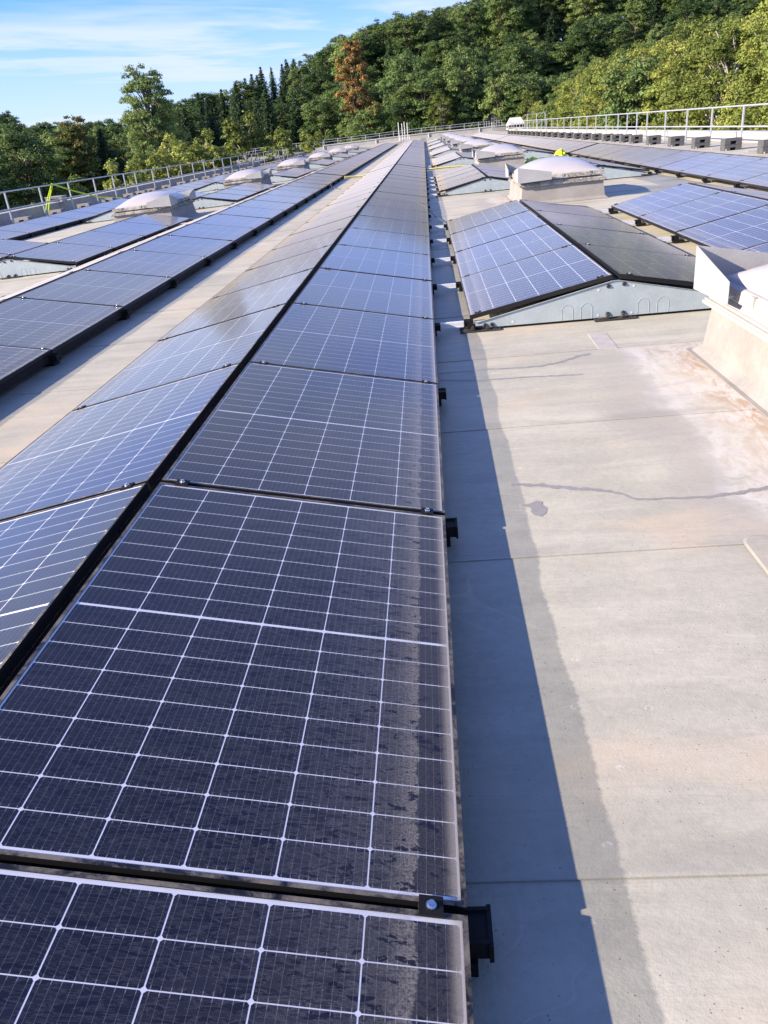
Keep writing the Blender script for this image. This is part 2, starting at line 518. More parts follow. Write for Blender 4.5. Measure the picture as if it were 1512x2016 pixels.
M_roof = roof_material()
M_glass = glass_material()
M_cell = cell_material()
M_far = far_panel_material()
M_frame = frame_material()
M_back = simple("white_backsheet", (0.84, 0.85, 0.86), 0.6, spec=0.2)
M_black = simple("black_plastic", (0.010, 0.010, 0.011), 0.6, spec=0.2, var=0.3)
M_alu = simple("mill_aluminium", (0.66, 0.68, 0.70), 0.38, 0.2, var=0.12, scale=8)
M_steel = simple("bolt_steel", (0.80, 0.80, 0.80), 0.22, 1.0)
M_plate = simple("zinc_sheet", (0.375, 0.44, 0.46), 0.5, 0.1, var=0.10, scale=5)
M_galv = simple("galvanised_rail", (0.47, 0.50, 0.52), 0.42, 0.35, var=0.10, scale=3)
M_curb = simple("curb_membrane", (0.275, 0.262, 0.24), 0.65, var=0.14, scale=3)
M_rim = lichen_material()
M_rimw = simple("white_rim", (0.40, 0.385, 0.355), 0.5, var=0.08, scale=3)
M_dome = simple("opal_dome", (0.45, 0.43, 0.42), 0.25, var=0.05, scale=3)
M_defl = simple("deflector_sheet", (0.40, 0.40, 0.395), 0.5, 0.15, var=0.10, scale=5)
M_blk = simple("ballast_grey", (0.085, 0.088, 0.092), 0.75, var=0.25, scale=9)
M_blk2 = simple("ballast_tan", (0.25, 0.235, 0.21), 0.8, var=0.2, scale=9)
M_hole = simple("ballast_recess", (0.012, 0.012, 0.012), 0.9)
M_para = simple("parapet_sheet", (0.42, 0.405, 0.39), 0.55, var=0.10, scale=1.5)
M_paral = simple("parapet_grey", (0.30, 0.30, 0.295), 0.6, var=0.2, scale=2)
M_cope = simple("coping_metal", (0.50, 0.505, 0.50), 0.5, 0.2, var=0.12, scale=2)
M_wall = simple("concrete_wall", (0.36, 0.355, 0.345), 0.75, var=0.15, scale=0.8)
M_white = simple("white_paint", (0.56, 0.57, 0.57), 0.45, var=0.06)
M_dark = simple("dark_metal", (0.02, 0.022, 0.028), 0.5)
M_rubber = simple("rubber_mat", (0.035, 0.033, 0.03), 0.85, var=0.4, scale=20)
M_strap = simple("neon_strap", (0.62, 0.75, 0.03), 0.6, var=0.1, scale=20)
M_strap2 = simple("faded_strap", (0.60, 0.52, 0.17), 0.7, var=0.15, scale=20)
M_rope = simple("grey_cable", (0.10, 0.098, 0.095), 0.7)
M_water = simple("wet_trail", (0.245, 0.238, 0.232), 0.5, spec=0.3, var=0.12, scale=14)
M_patch = simple("patch_membrane", (0.40, 0.375, 0.345), 0.7, var=0.12, scale=8)
M_floor = simple("forest_floor", (0.014, 0.02, 0.009), 0.9, var=0.35, scale=0.05)
M_bark = simple("bark", (0.09, 0.075, 0.06), 0.85, var=0.4, scale=3)
M_birch = simple("pale_bark", (0.38, 0.35, 0.31), 0.8, var=0.4, scale=4)
M_win = simple("dark_window", (0.015, 0.018, 0.022), 0.08)
M_facade = simple("facade", (0.42, 0.41, 0.39), 0.7, var=0.06, scale=0.4)

# ------------------------------------------------------------------ ground and hill
AZ = [-180, -100, -60, -40, -26, -20, -13, -8, -2, 4, 12, 20, 30, 60, 100, 180]
HT = [-10, -10, -6, -4, -3, -2, 0, 7, 14, 18, 27, 32, 35, 30, -10, -10]


def ground_z(x, y):
    dx, dy = x - CAM.x, y - CAM.y
    r = math.hypot(dx, dy)
    h = float(np.interp(math.degrees(math.atan2(dx, dy)), AZ, HT))
    t = min(1, max(0, (r - 150) / 160)); t = t * t * (3 - 2 * t)
    far = min(1, max(0, (r - 310) / 500))
    return -10.3 + t * (h + 10.3) * (1 - 0.6 * far)


def build_ground():
    k = 90
    s = np.linspace(-1, 1, k)
    c = np.sign(s) * (np.abs(s) * 260 + np.abs(s) ** 4 * 2300)
    v = [(float(a), float(b) + 120, ground_z(float(a), float(b) + 120)) for b in c for a in c]
    f = [(j * k + i, j * k + i + 1, (j + 1) * k + i + 1, (j + 1) * k + i) for j in range(k - 1) for i in range(k - 1)]
    me = bpy.data.meshes.new("ground"); me.from_pydata(v, [], f); me.materials.append(M_floor)
    for p in me.polygons: p.use_smooth = True
    tag(ob("ground", me), kind='structure')


build_ground()

# ------------------------------------------------------------------ roof
X_L, X_R, Y_N, Y_F = -15.25, 10.9, -8.0, 140.0
PROF = [X_L, -3.2, 0.0, X_R]


def build_roof():
    b = MB()
    top = [(x, roof_z(x, Y_N) - 0.012) for x in PROF]
    for i in range(3):
        (x0, z0), (x1, z1) = top[i], top[i + 1]
        dz = 0.0015 * (Y_F - Y_N)
        b.hexa([(x0, Y_N, z0 - .3), (x1, Y_N, z1 - .3), (x1, Y_F, z1 + dz - .3), (x0, Y_F, z0 + dz - .3),
                (x0, Y_N, z0), (x1, Y_N, z1), (x1, Y_F, z1 + dz), (x0, Y_F, z0 + dz)])
    roof = tag(ob("roof", b.mesh("roof", [M_wall])), kind='structure')
    b = MB()
    L = 1.41
    for i in range(3):
        x0, x1 = PROF[i], PROF[i + 1]
        z0, z1 = fx(x0), fx(x1)
        A = [(x0, 0, z0 + .0032), (x1, 0, z1 + .0032), (x1, L + .05, z1), (x0, L + .05, z0)]
        b.face(A)
        b.face([(x0, 0, z0 - .004), (x1, 0, z1 - .004), (x1, 0, z1 + .0032), (x0, 0, z0 + .0032)])
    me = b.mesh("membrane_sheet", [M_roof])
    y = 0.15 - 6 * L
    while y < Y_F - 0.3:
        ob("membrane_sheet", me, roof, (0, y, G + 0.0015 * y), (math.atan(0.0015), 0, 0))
        y += L
    # facade of the hall below the roof
    b = MB()
    b.box(X_L + .05, X_R + .2, Y_N + .2, Y_F - .1, -10.6, -0.75)
    tag(ob("building", b.mesh("building", [M_facade])), "pale hall that carries the flat roof with the solar rows", "building")
    # welded repair patches
    b = MB()
    q = [(1.14, 4.82), (1.13, 4.38), (1.26, 4.37), (1.27, 4.80)]
    zc = roof_z(1.2, 4.6)
    b.hexa([(a, c, zc) for a, c in q] + [(a, c, zc + .006) for a, c in q])
    ob("membrane_patch", b.mesh("membrane_patch", [M_patch]), roof)
    b = MB()
    pts = []
    for cx, cy, a0 in ((1.47, 1.56, 0), (1.16, 1.56, 90), (1.16, 1.30, 180), (1.47, 1.30, 270)):
        for k in range(5):
            a = math.radians(a0 + k * 22.5)
            pts.append((cx + .06 * math.cos(a), cy + .06 * math.sin(a)))
    zc = roof_z(1.3, 1.5)
    pin = [(1.315 + (a - 1.315) * .955, 1.43 + (c - 1.43) * .945) for a, c in pts]
    b.face([(a, c, zc + .0062) for a, c in pin])
    for i in range(len(pts)):
        a, c = pts[i], pts[(i + 1) % len(pts)]
        p, q = pin[i], pin[(i + 1) % len(pts)]
        b.face([(a[0], a[1], zc + .003), (c[0], c[1], zc + .003), (q[0], q[1], zc + .0062), (p[0], p[1], zc + .0062)])
    ob("membrane_patch", b.mesh("membrane_patch", [M_roof]), roof)


build_roof()

# ------------------------------------------------------------------ solar panels
PW, PL, PP, TH, RG = 1.134, 1.722, 1.742, 0.1965, 0.0577
w_, h_ = PW * math.cos(TH), PW * math.sin(TH)
FW, FH = 0.011, 0.035
CX, CY, GX, GY, GM = 0.1806, 0.0904, 0.0034, 0.0026, 0.0105
MX = FW + (PW - 2 * FW - 6 * CX - 5 * GX) / 2
MY = FW + (PL - 2 * FW - 18 * CY - 16 * GY - GM) / 2


def frame_boxes(b, m=0):
    b.box(0, FW, 0, PL, -FH, 0, m)
    b.box(PW - FW, PW, 0, PL, -FH, 0, m)
    b.box(FW, PW - FW, 0, FW, -FH, 0, m)
    b.box(FW, PW - FW, PL - FW, PL, -FH, 0, m)


def cell_origin(i, j):
    return MX + i * (CX + GX), MY + j * (CY + GY) + (GM - GY if j > 8 else 0)


def octagon(b, x, y, z):
    c = 0.0045
    P = [(c, 0), (CX - c, 0), (CX, c), (CX, CY - c), (CX - c, CY), (c, CY), (0, CY - c), (0, c)]
    b.face([(x + a, y + q, z) for a, q in P], 0, [(a / CX, q / CY) for a, q in P])


b = MB(); frame_boxes(b); ME_frame = b.mesh("panel_frame", [M_frame])
b = MB(); b.face([(FW, FW, -.0034), (PW - FW, FW, -.0034), (PW - FW, PL - FW, -.0034), (FW, PL - FW, -.0034)]); ME_back = b.mesh("backsheet", [M_back])
b = MB(); b.face([(FW, FW, -.0012), (PW - FW, FW, -.0012), (PW - FW, PL - FW, -.0012), (FW, PL - FW, -.0012)], 0,
                 [(0, 0), (PW - 2 * FW, 0), (PW - 2 * FW, PL - 2 * FW), (0, PL - 2 * FW)]); ME_glass = b.mesh("glass", [M_glass])
b = MB()
for i in range(6):
    for j in range(18):
        octagon(b, *cell_origin(i, j), -.0032)
ME_cells = b.mesh("cell_matrix", [M_cell])
b = MB()
for i in range(6):
    for j in range(10):
        octagon(b, *cell_origin(i, j), -.0032)
ME_cells_lo = b.mesh("cell_matrix_rest", [M_cell])
b = MB(); octagon(b, 0, 0, 0); ME_cell = b.mesh("solar_cell", [M_cell])
b = MB()
frame_boxes(b)
b.face([(FW, FW, -.002), (PW - FW, FW, -.002), (PW - FW, PL - FW, -.002), (FW, PL - FW, -.002)], 1,
       [(0, 0), (PW - 2 * FW, 0), (PW - 2 * FW, PL - 2 * FW), (0, PL - 2 * FW)])
ME_far = b.mesh("solar_panel_far", [M_frame, M_far])
# the mid clamp and its bolt
b = MB(); b.box(-.024, .024, -.022, .022, .0004, .0052); b.box(-.024, .024, -.008, .008, -.03, .0004); ME_clamp = b.mesh("clamp", [M_black])
b = MB(); b.tube([(0, 0, .005), (0, 0, .0075)], .0105, 12); b.tube([(0, 0, .0075), (0, 0, .0145)], .0068, 8); ME_bolt = b.mesh("bolt", [M_steel])
b = MB(); b.box(-.024, .024, -.022, .022, .0004, .0052); b.tube([(0, 0, .005), (0, 0, .0125)], .009, 8, 1); ME_clamp2 = b.mesh("clamp_far", [M_black, M_steel])
# bracket that ends each cross rail under the low eave, and its foot
b = MB()
b.box(-.03, .038, -.040, .040, -.086, -.046); b.box(.038, .047, -.046, .046, -.090, -.042)
b.box(-.03, .042, -.040, -.032, -.046, -.040); b.box(-.03, .042, .032, .040, -.046, -.040)
b.box(-.10, .015, -.052, .052, G + .001, -.086)
ME_brk = b.mesh("rail_bracket", [M_black])


PJ = random.Random(21)


def seam_y(k):
    return k * PP - (PP - PL) / 2


def array(name_label, xr, y0, n, detail_to, clamp_to, indiv=(), plate=False, join=False, group=None, left=True, eave=False):
    """one east-west row: n panels per slope; origin at the right low eave of the first panel"""
    xc = xr - w_ - RG / 2
    sl = slope(xc)
    root = thing("solar_array", name_label, "solar array", (xr, y0, fx(xc) + sl * (xr - xc) + 0.0015 * y0),
                 (math.atan(0.0015), -math.atan(sl), 0), group)
    for sd in (0, 1):
        if sd == 1 and not left:
            continue
        for k in range(n):
            yy = y0 + k * PP
            if sd == 0:
                loc, rot = (-w_, k * PP, h_), (0, TH, 0)
            else:
                loc, rot = (-w_ - RG, k * PP + PL, h_), (0, TH, math.pi)
            rot = (PJ.uniform(-.0016, .0016), rot[1] + PJ.uniform(-.0022, .0022), rot[2])
            if yy < detail_to:
                p = ob("solar_panel", ME_back, root, loc, rot)
                ob("frame", ME_frame, p); ob("glass", ME_glass, p)
                if sd == 0 and k in indiv:
                    j0 = indiv[k]
                    for i in range(6):
                        for j in range(j0, 18):
                            x, y = cell_origin(i, j)
                            ob("solar_cell", ME_cell, p, (x, y, -.0032))
                    if j0:
                        tag(ob("cell_matrix", ME_cells_lo, p), kind='stuff')
                else:
                    tag(ob("cell_matrix", ME_cells, p), kind='stuff')
            else:
                ob("solar_panel", ME_far, root, loc, rot)
    L = n * PP - (PP - PL)
    bb = MB(); bb.box(-w_ - RG + .006, -w_ - .006, 0.0, L, h_ - .060, h_ - .040)  # black strip added in the ridge gap to block sun and keep it dark
    ob("ridge_shade_strip", bb.mesh("ridge_shade_strip", [M_black]), root)
    if eave:
        bb = MB(); bb.box(-.055, -.014, 0.0, L, -.088, -.0365)  # black strip added below the eave, standing in for shade under the panels
        ob("eave_shade_strip", bb.mesh("eave_shade_strip", [M_black]), root)
    for k in range(n + 1):
        ys = seam_y(k) if 0 < k < n else (0.03 if k == 0 else L - .03)
        yy = y0 + ys
        if yy > clamp_to:
            break
        for sd in (0, 1):
            for u in (.085, PW - .072):
                if sd == 0:
                    loc, rot = (-w_ + u * math.cos(TH), ys, h_ - u * math.sin(TH)), (0, TH, 0)
                else:
                    if not left: continue
                    loc, rot = (-w_ - RG - u * math.cos(TH), ys, h_ - u * math.sin(TH)), (0, TH, math.pi)
                if yy < 13:
                    c = ob("clamp", ME_clamp, root, loc, rot); ob("bolt", ME_bolt, c)
                else:
                    ob("clamp", ME_clamp2, root, loc, rot)
        if yy < 34:
            ob("rail_bracket", ME_brk, root, (0, ys, 0))
            ob("rail_bracket", ME_brk, root, (-2 * w_ - RG, ys, 0), (0, 0, math.pi))
            bb = RAIL
            ob("cross_rail", ME_rail, root, (0, ys, 0))
            if join and xr > 0:
                ob("connecting_rail", ME_join, root, (-2 * w_ - RG, ys, 0))
    if plate:
        end_plate(root)
    return root


RAIL = None
b = MB(); b.box(-2 * w_ - RG + .04, -.04, -.020, .020, -.086, -.050); ME_rail = b.mesh("cross_rail", [M_alu])
b = MB(); b.box(-.236, -.046, -.022, .022, -.087, -.047); b.box(-.236, -.046, -.026, -.022, -.087, -.080); ME_join = b.mesh("connecting_rail", [M_alu])


def arch(cx, z0, wd, ht):
    r = wd / 2
    path = [(cx - r, -.0025, z0), (cx - r, -.0025, z0 + ht - r)]
    path += [(cx - r * math.cos(a), -.0025, z0 + ht - r + r * math.sin(a)) for a in [math.pi * k / 8 for k in range(1, 8)]]
    path += [(cx + r, -.0025, z0 + ht - r), (cx + r, -.0025, z0)]
    return path


b = MB()
xm = -w_ - RG / 2
tops = [(-2 * w_ - RG + .045, -.058), (-w_ - RG, h_ - .046), (-w_, h_ - .046), (-.045, -.058)]
poly = [(-2 * w_ - RG + .045, -.104), (-.045, -.104)] + list(reversed(tops))
b.prism(poly, -.002, .0)
for i in range(3):
    (xa, za), (xb, zb) = tops[i], tops[i + 1]
    b.face([(xa, -.012, za), (xb, -.012, zb), (xb, -.0021, zb), (xa, -.0021, za)])
    b.face([(xa, -.012, za - .002), (xb, -.012, zb - .002), (xb, -.012, zb), (xa, -.012, za)])
ME_plate = b.mesh("end_plate", [M_plate])
ME_arch = []
b = MB(); b.tube(arch(0, 0, .088, .118), .0018, 6); ME_arch = b.mesh("pressed_arch", [M_plate])
b = MB()
for k in range(8):
    a = math.pi * k / 4
    b.tube([(0, -.006, 0), (.017 * math.cos(a), -.005, .017 * math.sin(a))], .0032, 5, 0)
b.tube([(0, -.002, 0), (0, -.013, 0)], .009, 8)
ME_star = b.mesh("plate_bolt", [M_dark])
b = MB(); b.tube([(0, -.002, 0), (0, -.004, 0)], .009, 10); ME_rivet = b.mesh("rivet", [M_alu])
b = MB()
b.box(-.16, .16, -.07, .09, G + .002, G + .014)
b.box(-.13, -.04, -.05, .05, G + .014, G + .022); b.box(.04, .13, -.05, .05, G + .014, G + .022)
b.prism([(-.075, G + .022), (-.045, G + .022), (-.055, G + .05), (-.065, G + .05)], -.06, -.03)
b.prism([(.045, G + .022), (.075, G + .022), (.065, G + .05), (.055, G + .05)], -.06, -.03)
ME_foot = b.mesh("rubber_foot", [M_rubber])
b = MB(); b.box(-2 * w_ - RG + .06, -.06, .004, .05, G + .014, -.106); b.box(-2 * w_ - RG + .06, -.06, .001, .012, -.106, -.098)
ME_under = b.mesh("base_rail", [M_black])


def end_plate(root):
    p = ob("end_plate", ME_plate, root, (0, -.006, 0))
    for dx in (-.37, -.22, .22, .37):
        ob("pressed_arch", ME_arch, p, (xm + dx, 0, -.100))
    for dx, z in ((-.055, h_ - .085), (.065, h_ - .078), (-.055, -.078), (.065, -.078), (-1.02, -.083), (-.965, -.083), (1.02, -.083), (.965, -.083)):
        ob("plate_bolt", ME_star, p, (xm + dx, 0, z))
    for dx, z in ((-.13, h_ - .11), (.14, h_ - .10), (-.13, -.085), (.13, -.085), (-.80, -.075), (.80, -.075)):
        ob("rivet", ME_rivet, p, (xm + dx, 0, z))
    ob("base_rail", ME_under, root)
    for dx in (-1.06, 0, 1.06):
        ob("rubber_foot", ME_foot, root, (xm + dx, .0, 0))


ROWW = 2 * w_ + RG
XC, XD, XE = 0.2817 + ROWW, 2.868 + ROWW, 5.42 + ROWW
XB = -3.19
XL1, XL2, XF = XB - ROWW - .282, XB - 2 * (ROWW + .282), XB - 3 * (ROWW + .282)
G1 = 31.36 + .42
G2 = G1 + 19 * PP + .4
ordn = ["first", "second", "third", "fourth", "fifth", "sixth", "seventh", "eighth"]
long_group = "long rows of solar panels"
short_group = "short blocks of solar panels between the skylights"


def y_first(k0):
    return k0 * PP


place3 = ["nearest stretch", "middle stretch", "farthest stretch"]
for xr, nm, k0, near in ((0.0, "solar row in the middle of the roof", -2, 22),
                         (XB, "solar row left of the beige walkway", -1, 17),
                         (XE, "solar row along the grey ballast blocks on the right", 5, 24),
                         (XF, "solar row along the left guard rail", 8, 0)):
    n1 = 18 - k0
    array(f"{nm}, {place3[0]}", xr, y_first(k0), n1, near, 33, {1: 10, 2: 0, 3: 0} if xr == 0.0 else {}, eave=xr in (XB, XF), group=long_group)
    array(f"{nm}, {place3[1]}", xr, G1, 19, 0, 0, eave=xr in (XB, XF), group=long_group)
    array(f"{nm}, {place3[2]}", xr, G2, 20, 0, 0, eave=xr in (XB, XF), group=long_group)
RY = [5.236, 18.75, 32.2, 44.6, 57.3, 69.8, 82.4]
LY = [-0.6, 11.85, 24.0, 36.3, 48.9, 61.6, 74.0, 86.4]
for i, y in enumerate(RY):
    array(f"short gabled solar block right of the middle row, {ordn[i]} from the viewer", XC, y, 4, 13 if i == 0 else 0, 34, plate=True, join=True, group=short_group)
    array(f"short solar block between skylights and right-hand long row, {ordn[i]} from the viewer", XD, y if i else y - 0.02, 4, 13 if i == 0 else 0, 34, plate=True, join=True, group=short_group)
for i, y in enumerate(LY):
    if i == 0:
        continue
    array(f"short solar block just left of the walkway-side row, {ordn[i-1]} from the viewer", XL1, y, 4, 16 if i == 1 else 0, 34, plate=True, group=short_group)
    array(f"short solar block between left skylights and left long row, {ordn[i-1]} from the viewer", XL2, y - 2.3 if i == 1 else y, 4, 0, 34, plate=True, group=short_group)


# ------------------------------------------------------------------ skylights
def ring_box(b, hx, hy, z0, z1, m=0, hx1=None, hy1=None):
    hx1 = hx if hx1 is None else hx1; hy1 = hy if hy1 is None else hy1
    b.hexa([(-hx, -hy, z0), (hx, -hy, z0), (hx, hy, z0), (-hx, hy, z0), (-hx1, -hy1, z1), (hx1, -hy1, z1), (hx1, hy1, z1), (-hx1, hy1, z1)], m)


b = MB()
ring_box(b, .86, 1.21, .0, .004); ring_box(b, .83, 1.18, .004, .05, 0, .775, 1.125); ring_box(b, .775, 1.125, .05, .31, 0, .745, 1.095)
ME_scurb = b.mesh("curb", [M_curb])
b = MB()
ring_box(b, .755, 1.105, .31, .318); ring_box(b, .795, 1.145, .318, .338); ring_box(b, .785, 1.135, .338, .352); ring_box(b, .765, 1.115, .352, .366)
ring_box(b, .755, 1.105, .366, .392, 0, .735, 1.085)
ME_slip = b.mesh("rim", [M_rimw]); ME_slip2 = b.mesh("rim_weathered", [M_rim])
b = MB()
ring_box(b, .70, 1.05, .392, .412); ring_box(b, .765, 1.115, .412, .422); ring_box(b, .762, 1.112, .422, .478, 0, .752, 1.102); ring_box(b, .752, 1.102, .478, .486, 0, .735, 1.085)
for sx in (-1, 1):
    for q in (-.85, -.42, 0, .42, .85):
        b.box(min(sx * .752, sx * .768), max(sx * .752, sx * .768), q - .022, q + .022, .43, .488)
    for q in (-.5, 0, .5):
        b.box(q - .022, q + .022, min(sx * 1.102, sx * 1.118), max(sx * 1.102, sx * 1.118), .43, .488)
ME_sfr = b.mesh("dome_frame", [M_rim]); ME_sfr1 = b.mesh("dome_frame_clean", [M_rimw])
b = MB()
k = 20
pts = []
for j in range(k + 1):
    for i in range(k + 1):
        a, c = -1 + 2 * i / k, -1 + 2 * j / k
        a = math.sin(a * math.pi / 2); c = math.sin(c * math.pi / 2)
        z = ((1 - abs(a) ** 2.2) * (1 - abs(c) ** 2.2)) ** .62
        pts.append((a * .715, c * 1.065, .487 + .255 * z))
for j in range(k):
    for i in range(k):
        q = [j * (k + 1) + i, j * (k + 1) + i + 1, (j + 1) * (k + 1) + i + 1, (j + 1) * (k + 1) + i]
        b.face([pts[t] for t in q], 0, smooth=True)
ME_dome = b.mesh("dome", [M_dome], weld=True)


def deflector(sx, sy):
    """bent corner sheet: tall at the corner, lower along both sides; sx, sy give the corner"""
    b = MB()
    cx, cy, t = .835 * sx, 1.215 * sy, .003
    zb0, zt0, zb1, zt1 = .395, .665, .415, .545
    for ax in (0, 1):
        ex, ey = (cx - .62 * sx, cy) if ax == 0 else (cx, cy - .62 * sy)
        nx, ny = (0, -t * sy) if ax == 0 else (-t * sx, 0)
        if ax == 1:
            c0 = (cx, cy - t * sy)
        else:
            c0 = (cx, cy)
        q = [(c0[0], c0[1], zb0), (ex, ey, zb1), (ex, ey, zt1), (c0[0], c0[1], zt0)]
        r = [(a + nx, d + ny, e) for a, d, e in q]
        b.face(q); b.face(list(reversed(r)))
        for i in range(4):
            j = (i + 1) % 4
            b.face([q[i], r[i], r[j], q[j]])
    # the two small brackets to the rim
    b.box(min(cx - .5 * sx, cx - .53 * sx), max(cx - .5 * sx, cx - .53 * sx), min(cy, cy - .11 * sy), max(cy, cy - .11 * sy) - .004, .43, .445)
    b.box(min(cx, cx - .08 * sx) + .004, max(cx, cx - .08 * sx) - .004, min(cy - .5 * sy, cy - .53 * sy), max(cy - .5 * sy, cy - .53 * sy), .43, .445)
    return b.mesh("wind_deflector", [M_defl])


DEF = {(sx, sy): deflector(sx, sy) for sx in (-1, 1) for sy in (-1, 1)}


def skylight(x, y, sx, label, weathered, group):
    z = roof_z(x, y) + .004
    t = thing("skylight", label, "skylight", (x, y, z), (0, -math.atan(slope(x)), 0), group)
    ob("curb", ME_scurb, t); ob("rim", ME_slip2 if weathered else ME_slip, t)
    ob("dome_frame", ME_sfr if weathered else ME_sfr1, t); ob("dome", ME_dome, t)
    for sy in (-1, 1):
        ob("wind_deflector", DEF[(sx, sy)], t)
    return t


SYR = [3.0, 15.85, 28.5, 41.2, 53.9, 66.6, 79.3, 92.0]
for i, y in enumerate(SYR):
    lab = ("cropped dome skylight at the right picture edge beside the rusty stain" if i == 0 else
           f"pale dome skylight in the right-hand line, {ordn[i]} from the viewer")
    skylight(2.53, y, -1, lab, i > 0, "dome skylights right of the middle row")
SYL = [20.95, 33.2, 45.6, 58.2, 70.8, 83.0]
for i, y in enumerate(SYL):
    skylight(-7.30, y, 1, f"pale dome skylight in the left-hand line, {ordn[i]} from the viewer", True, "dome skylights left of the walkway")

# ------------------------------------------------------------------ ballast blocks and guard rails
b = MB()
BX, BY, BH = .49, .40, .33
b.box(0, .16, 0, BY, 0, BH); b.box(.33, BX, 0, BY, 0, BH)
b.box(.16, .33, 0, BY, .255, BH); b.box(.16, .33, 0, BY, .08, .17)
b.box(.16, .33, .10, BY, .17, .255, 1); b.box(.16, .33, .10, BY, 0, .08, 1)
b.box(-.006, BX + .006, -.006, BY + .006, .160, .166)
b.box(.03, .06, -.008, 0, .0, .05, 2)
ME_block = b.mesh("ballast_block", [M_blk, M_hole, M_white])
ME_block2 = b.mesh("ballast_block_tan", [M_blk2, M_hole, M_white])

RP = [17.6, 20.5, 23.4, 26.4, 29.3, 32.1, 35.0, 37.9, 39.75, 41.65, 43.6, 46.5, 49.3, 52.0, 54.8, 57.7, 60.6, 63.6, 66.4, 69.2, 72.0, 74.8, 77.6, 80.4, 83.2, 86.0, 88.8, 91.6, 94.4, 97.2, 100.0]
RB = [19.2, 22.05, 24.95, 27.8, 30.6, 33.7, 36.6, 38.5, 40.35, 42.35, 45.2, 48.0, 50.8, 53.7, 56.6, 59.5, 62.4, 65.3, 68.3, 71.2, 74.0, 76.9, 79.8, 82.6, 85.5, 88.4, 91.2]
for i, y in enumerate(RB):
    o = ob("ballast_block", ME_block, None, (8.93, y, roof_z(8.93, y) + .004), (0, 0, 0))
    lab = {1: "grey ballast block cut by the right picture edge", 2: "largest grey ballast block fully in view below the right guard rail"}.get(i, f"dark grey ballast block below the right guard rail, number {i} from the right")
    tag(o, lab, "ballast block", "ballast blocks of the right guard rail")


def guard_rail(label, x, posts, hgt, arm=None, group=None):
    y0, y1 = posts[0], posts[-1]
    t = thing("guard_rail", label, "guard rail", (x, y0, roof_z(x, y0) + .004), (math.atan(.0015), 0, 0), group)
    bp = MB(); bp.box(-.022, .022, -.035, .035, 0, hgt); bp.box(-.05, .05, -.06, .06, 0, .008)
    bp.box(-.027, .027, -.04, .04, .008, .14)
    me = bp.mesh("post", [M_galv])
    ba = MB(); ba.box(min(0, arm), max(0, arm), -.03, .03, .010, .035) if arm else None
    mea = ba.mesh("foot_arm", [M_galv]) if arm else None
    for y in posts:
        ob("post", me, t, (0, y - y0, 0))
        if mea: ob("foot_arm", mea, t, (0, y - y0 - .07, 0))
    L = y1 - y0
    for nm, z in (("top_rail", hgt + .018), ("mid_rail", hgt * .505)):
        br = MB()
        br.tube([(-.03 if nm == "mid_rail" else 0, -.3, z), (-.03 if nm == "mid_rail" else 0, L + .3, z)], .024, 8)
        ob(nm, br.mesh(nm, [M_galv]), t)
    return t


guard_rail("long galvanised guard rail with two bars along the right parapet", 9.9, RP, 1.13, -0.9)
LP = [19.6, 22.3, 25.0, 27.71, 30.42, 33.12, 35.88, 38.23, 39.75, 41.4, 44.2, 47.0, 49.7, 52.4] + [55.15 + 2.72 * k for k in range(17)]
guard_rail("long galvanised guard rail with two bars along the left parapet", -14.8, LP, 1.13, 0.9)
LB = [20.4, 23.2] + [25.9 + 2.62 * k for k in range(4)] + [36.4, 38.0, 39.6, 42.2] + [45.0 + 2.72 * k for k in range(21)]
for i, y in enumerate(LB):
    o = ob("ballast_block", ME_block2, None, (-13.80, y, roof_z(-13.8, y) + .006), (0, -math.atan(.03), 0))
    tag(o, f"hollow ballast block before the left parapet, number {i + 1} counted from the viewer", "ballast block", "ballast blocks of the left guard rail")


# ------------------------------------------------------------------ parapets
def parapet(label, x0, x1, ztop, y0, y1, pitch, mat, top_slope=0.0015):
    t = thing("parapet_wall", label, "parapet", (0, y0, 0))
    bb = MB()
    n = int((y1 - y0) / pitch)
    zb = roof_z((x0 + x1) / 2, y0) - .9
    bb.hexa([(x0 + .012, 0, zb), (x1 - .012, 0, zb), (x1 - .012, y1 - y0, zb), (x0 + .012, y1 - y0, zb),
             (x0 + .012, 0, ztop - .02), (x1 - .012, 0, ztop - .02), (x1 - .012, y1 - y0, ztop - .02 + top_slope * (y1 - y0)), (x0 + .012, y1 - y0, ztop - .02 + top_slope * (y1 - y0))])
    ob("core", bb.mesh("parapet_core", [M_dark]), t)
    bp = MB()
    dz = top_slope * pitch
    for (a, c) in ((x0, x0 + .012), (x1 - .012, x1)):
        bp.hexa([(a, .004, zb), (c, .004, zb), (c, pitch - .004, zb + dz), (a, pitch - .004, zb + dz), (a, .004, ztop - .03), (c, .004, ztop - .03), (c, pitch - .004, ztop - .03 + dz), (a, pitch - .004, ztop - .03 + dz)])
    me = bp.mesh("wall_panel", [mat])
    bc = MB()
    a, c = x0 - .03, x1 + .03
    bc.hexa([(a, .003, ztop - .03), (c, .003, ztop - .03), (c, pitch - .003, ztop - .03 + dz), (a, pitch - .003, ztop - .03 + dz), (a, .003, ztop), (c, .003, ztop), (c, pitch - .003, ztop + dz), (a, pitch - .003, ztop + dz)])
    mec = bc.mesh("coping", [M_cope])
    for k in range(n):
        ob("wall_panel", me, t, (0, k * pitch, k * dz)); ob("coping", mec, t, (0, k * pitch, k * dz))


parapet("pale sheet-clad parapet behind the right guard rail", 10.9, 11.2, .27, -8, 112, 2.95, M_para)
parapet("grey parapet wall behind the left guard rail", -15.6, -15.3, -.03, -8, 112, 3.6, M_paral)

# ------------------------------------------------------------------ far end: higher roof edge with rail and fittings
FY = 139.0


def wt(x):
    return .84 if x > 0 else .84 + .020 * x


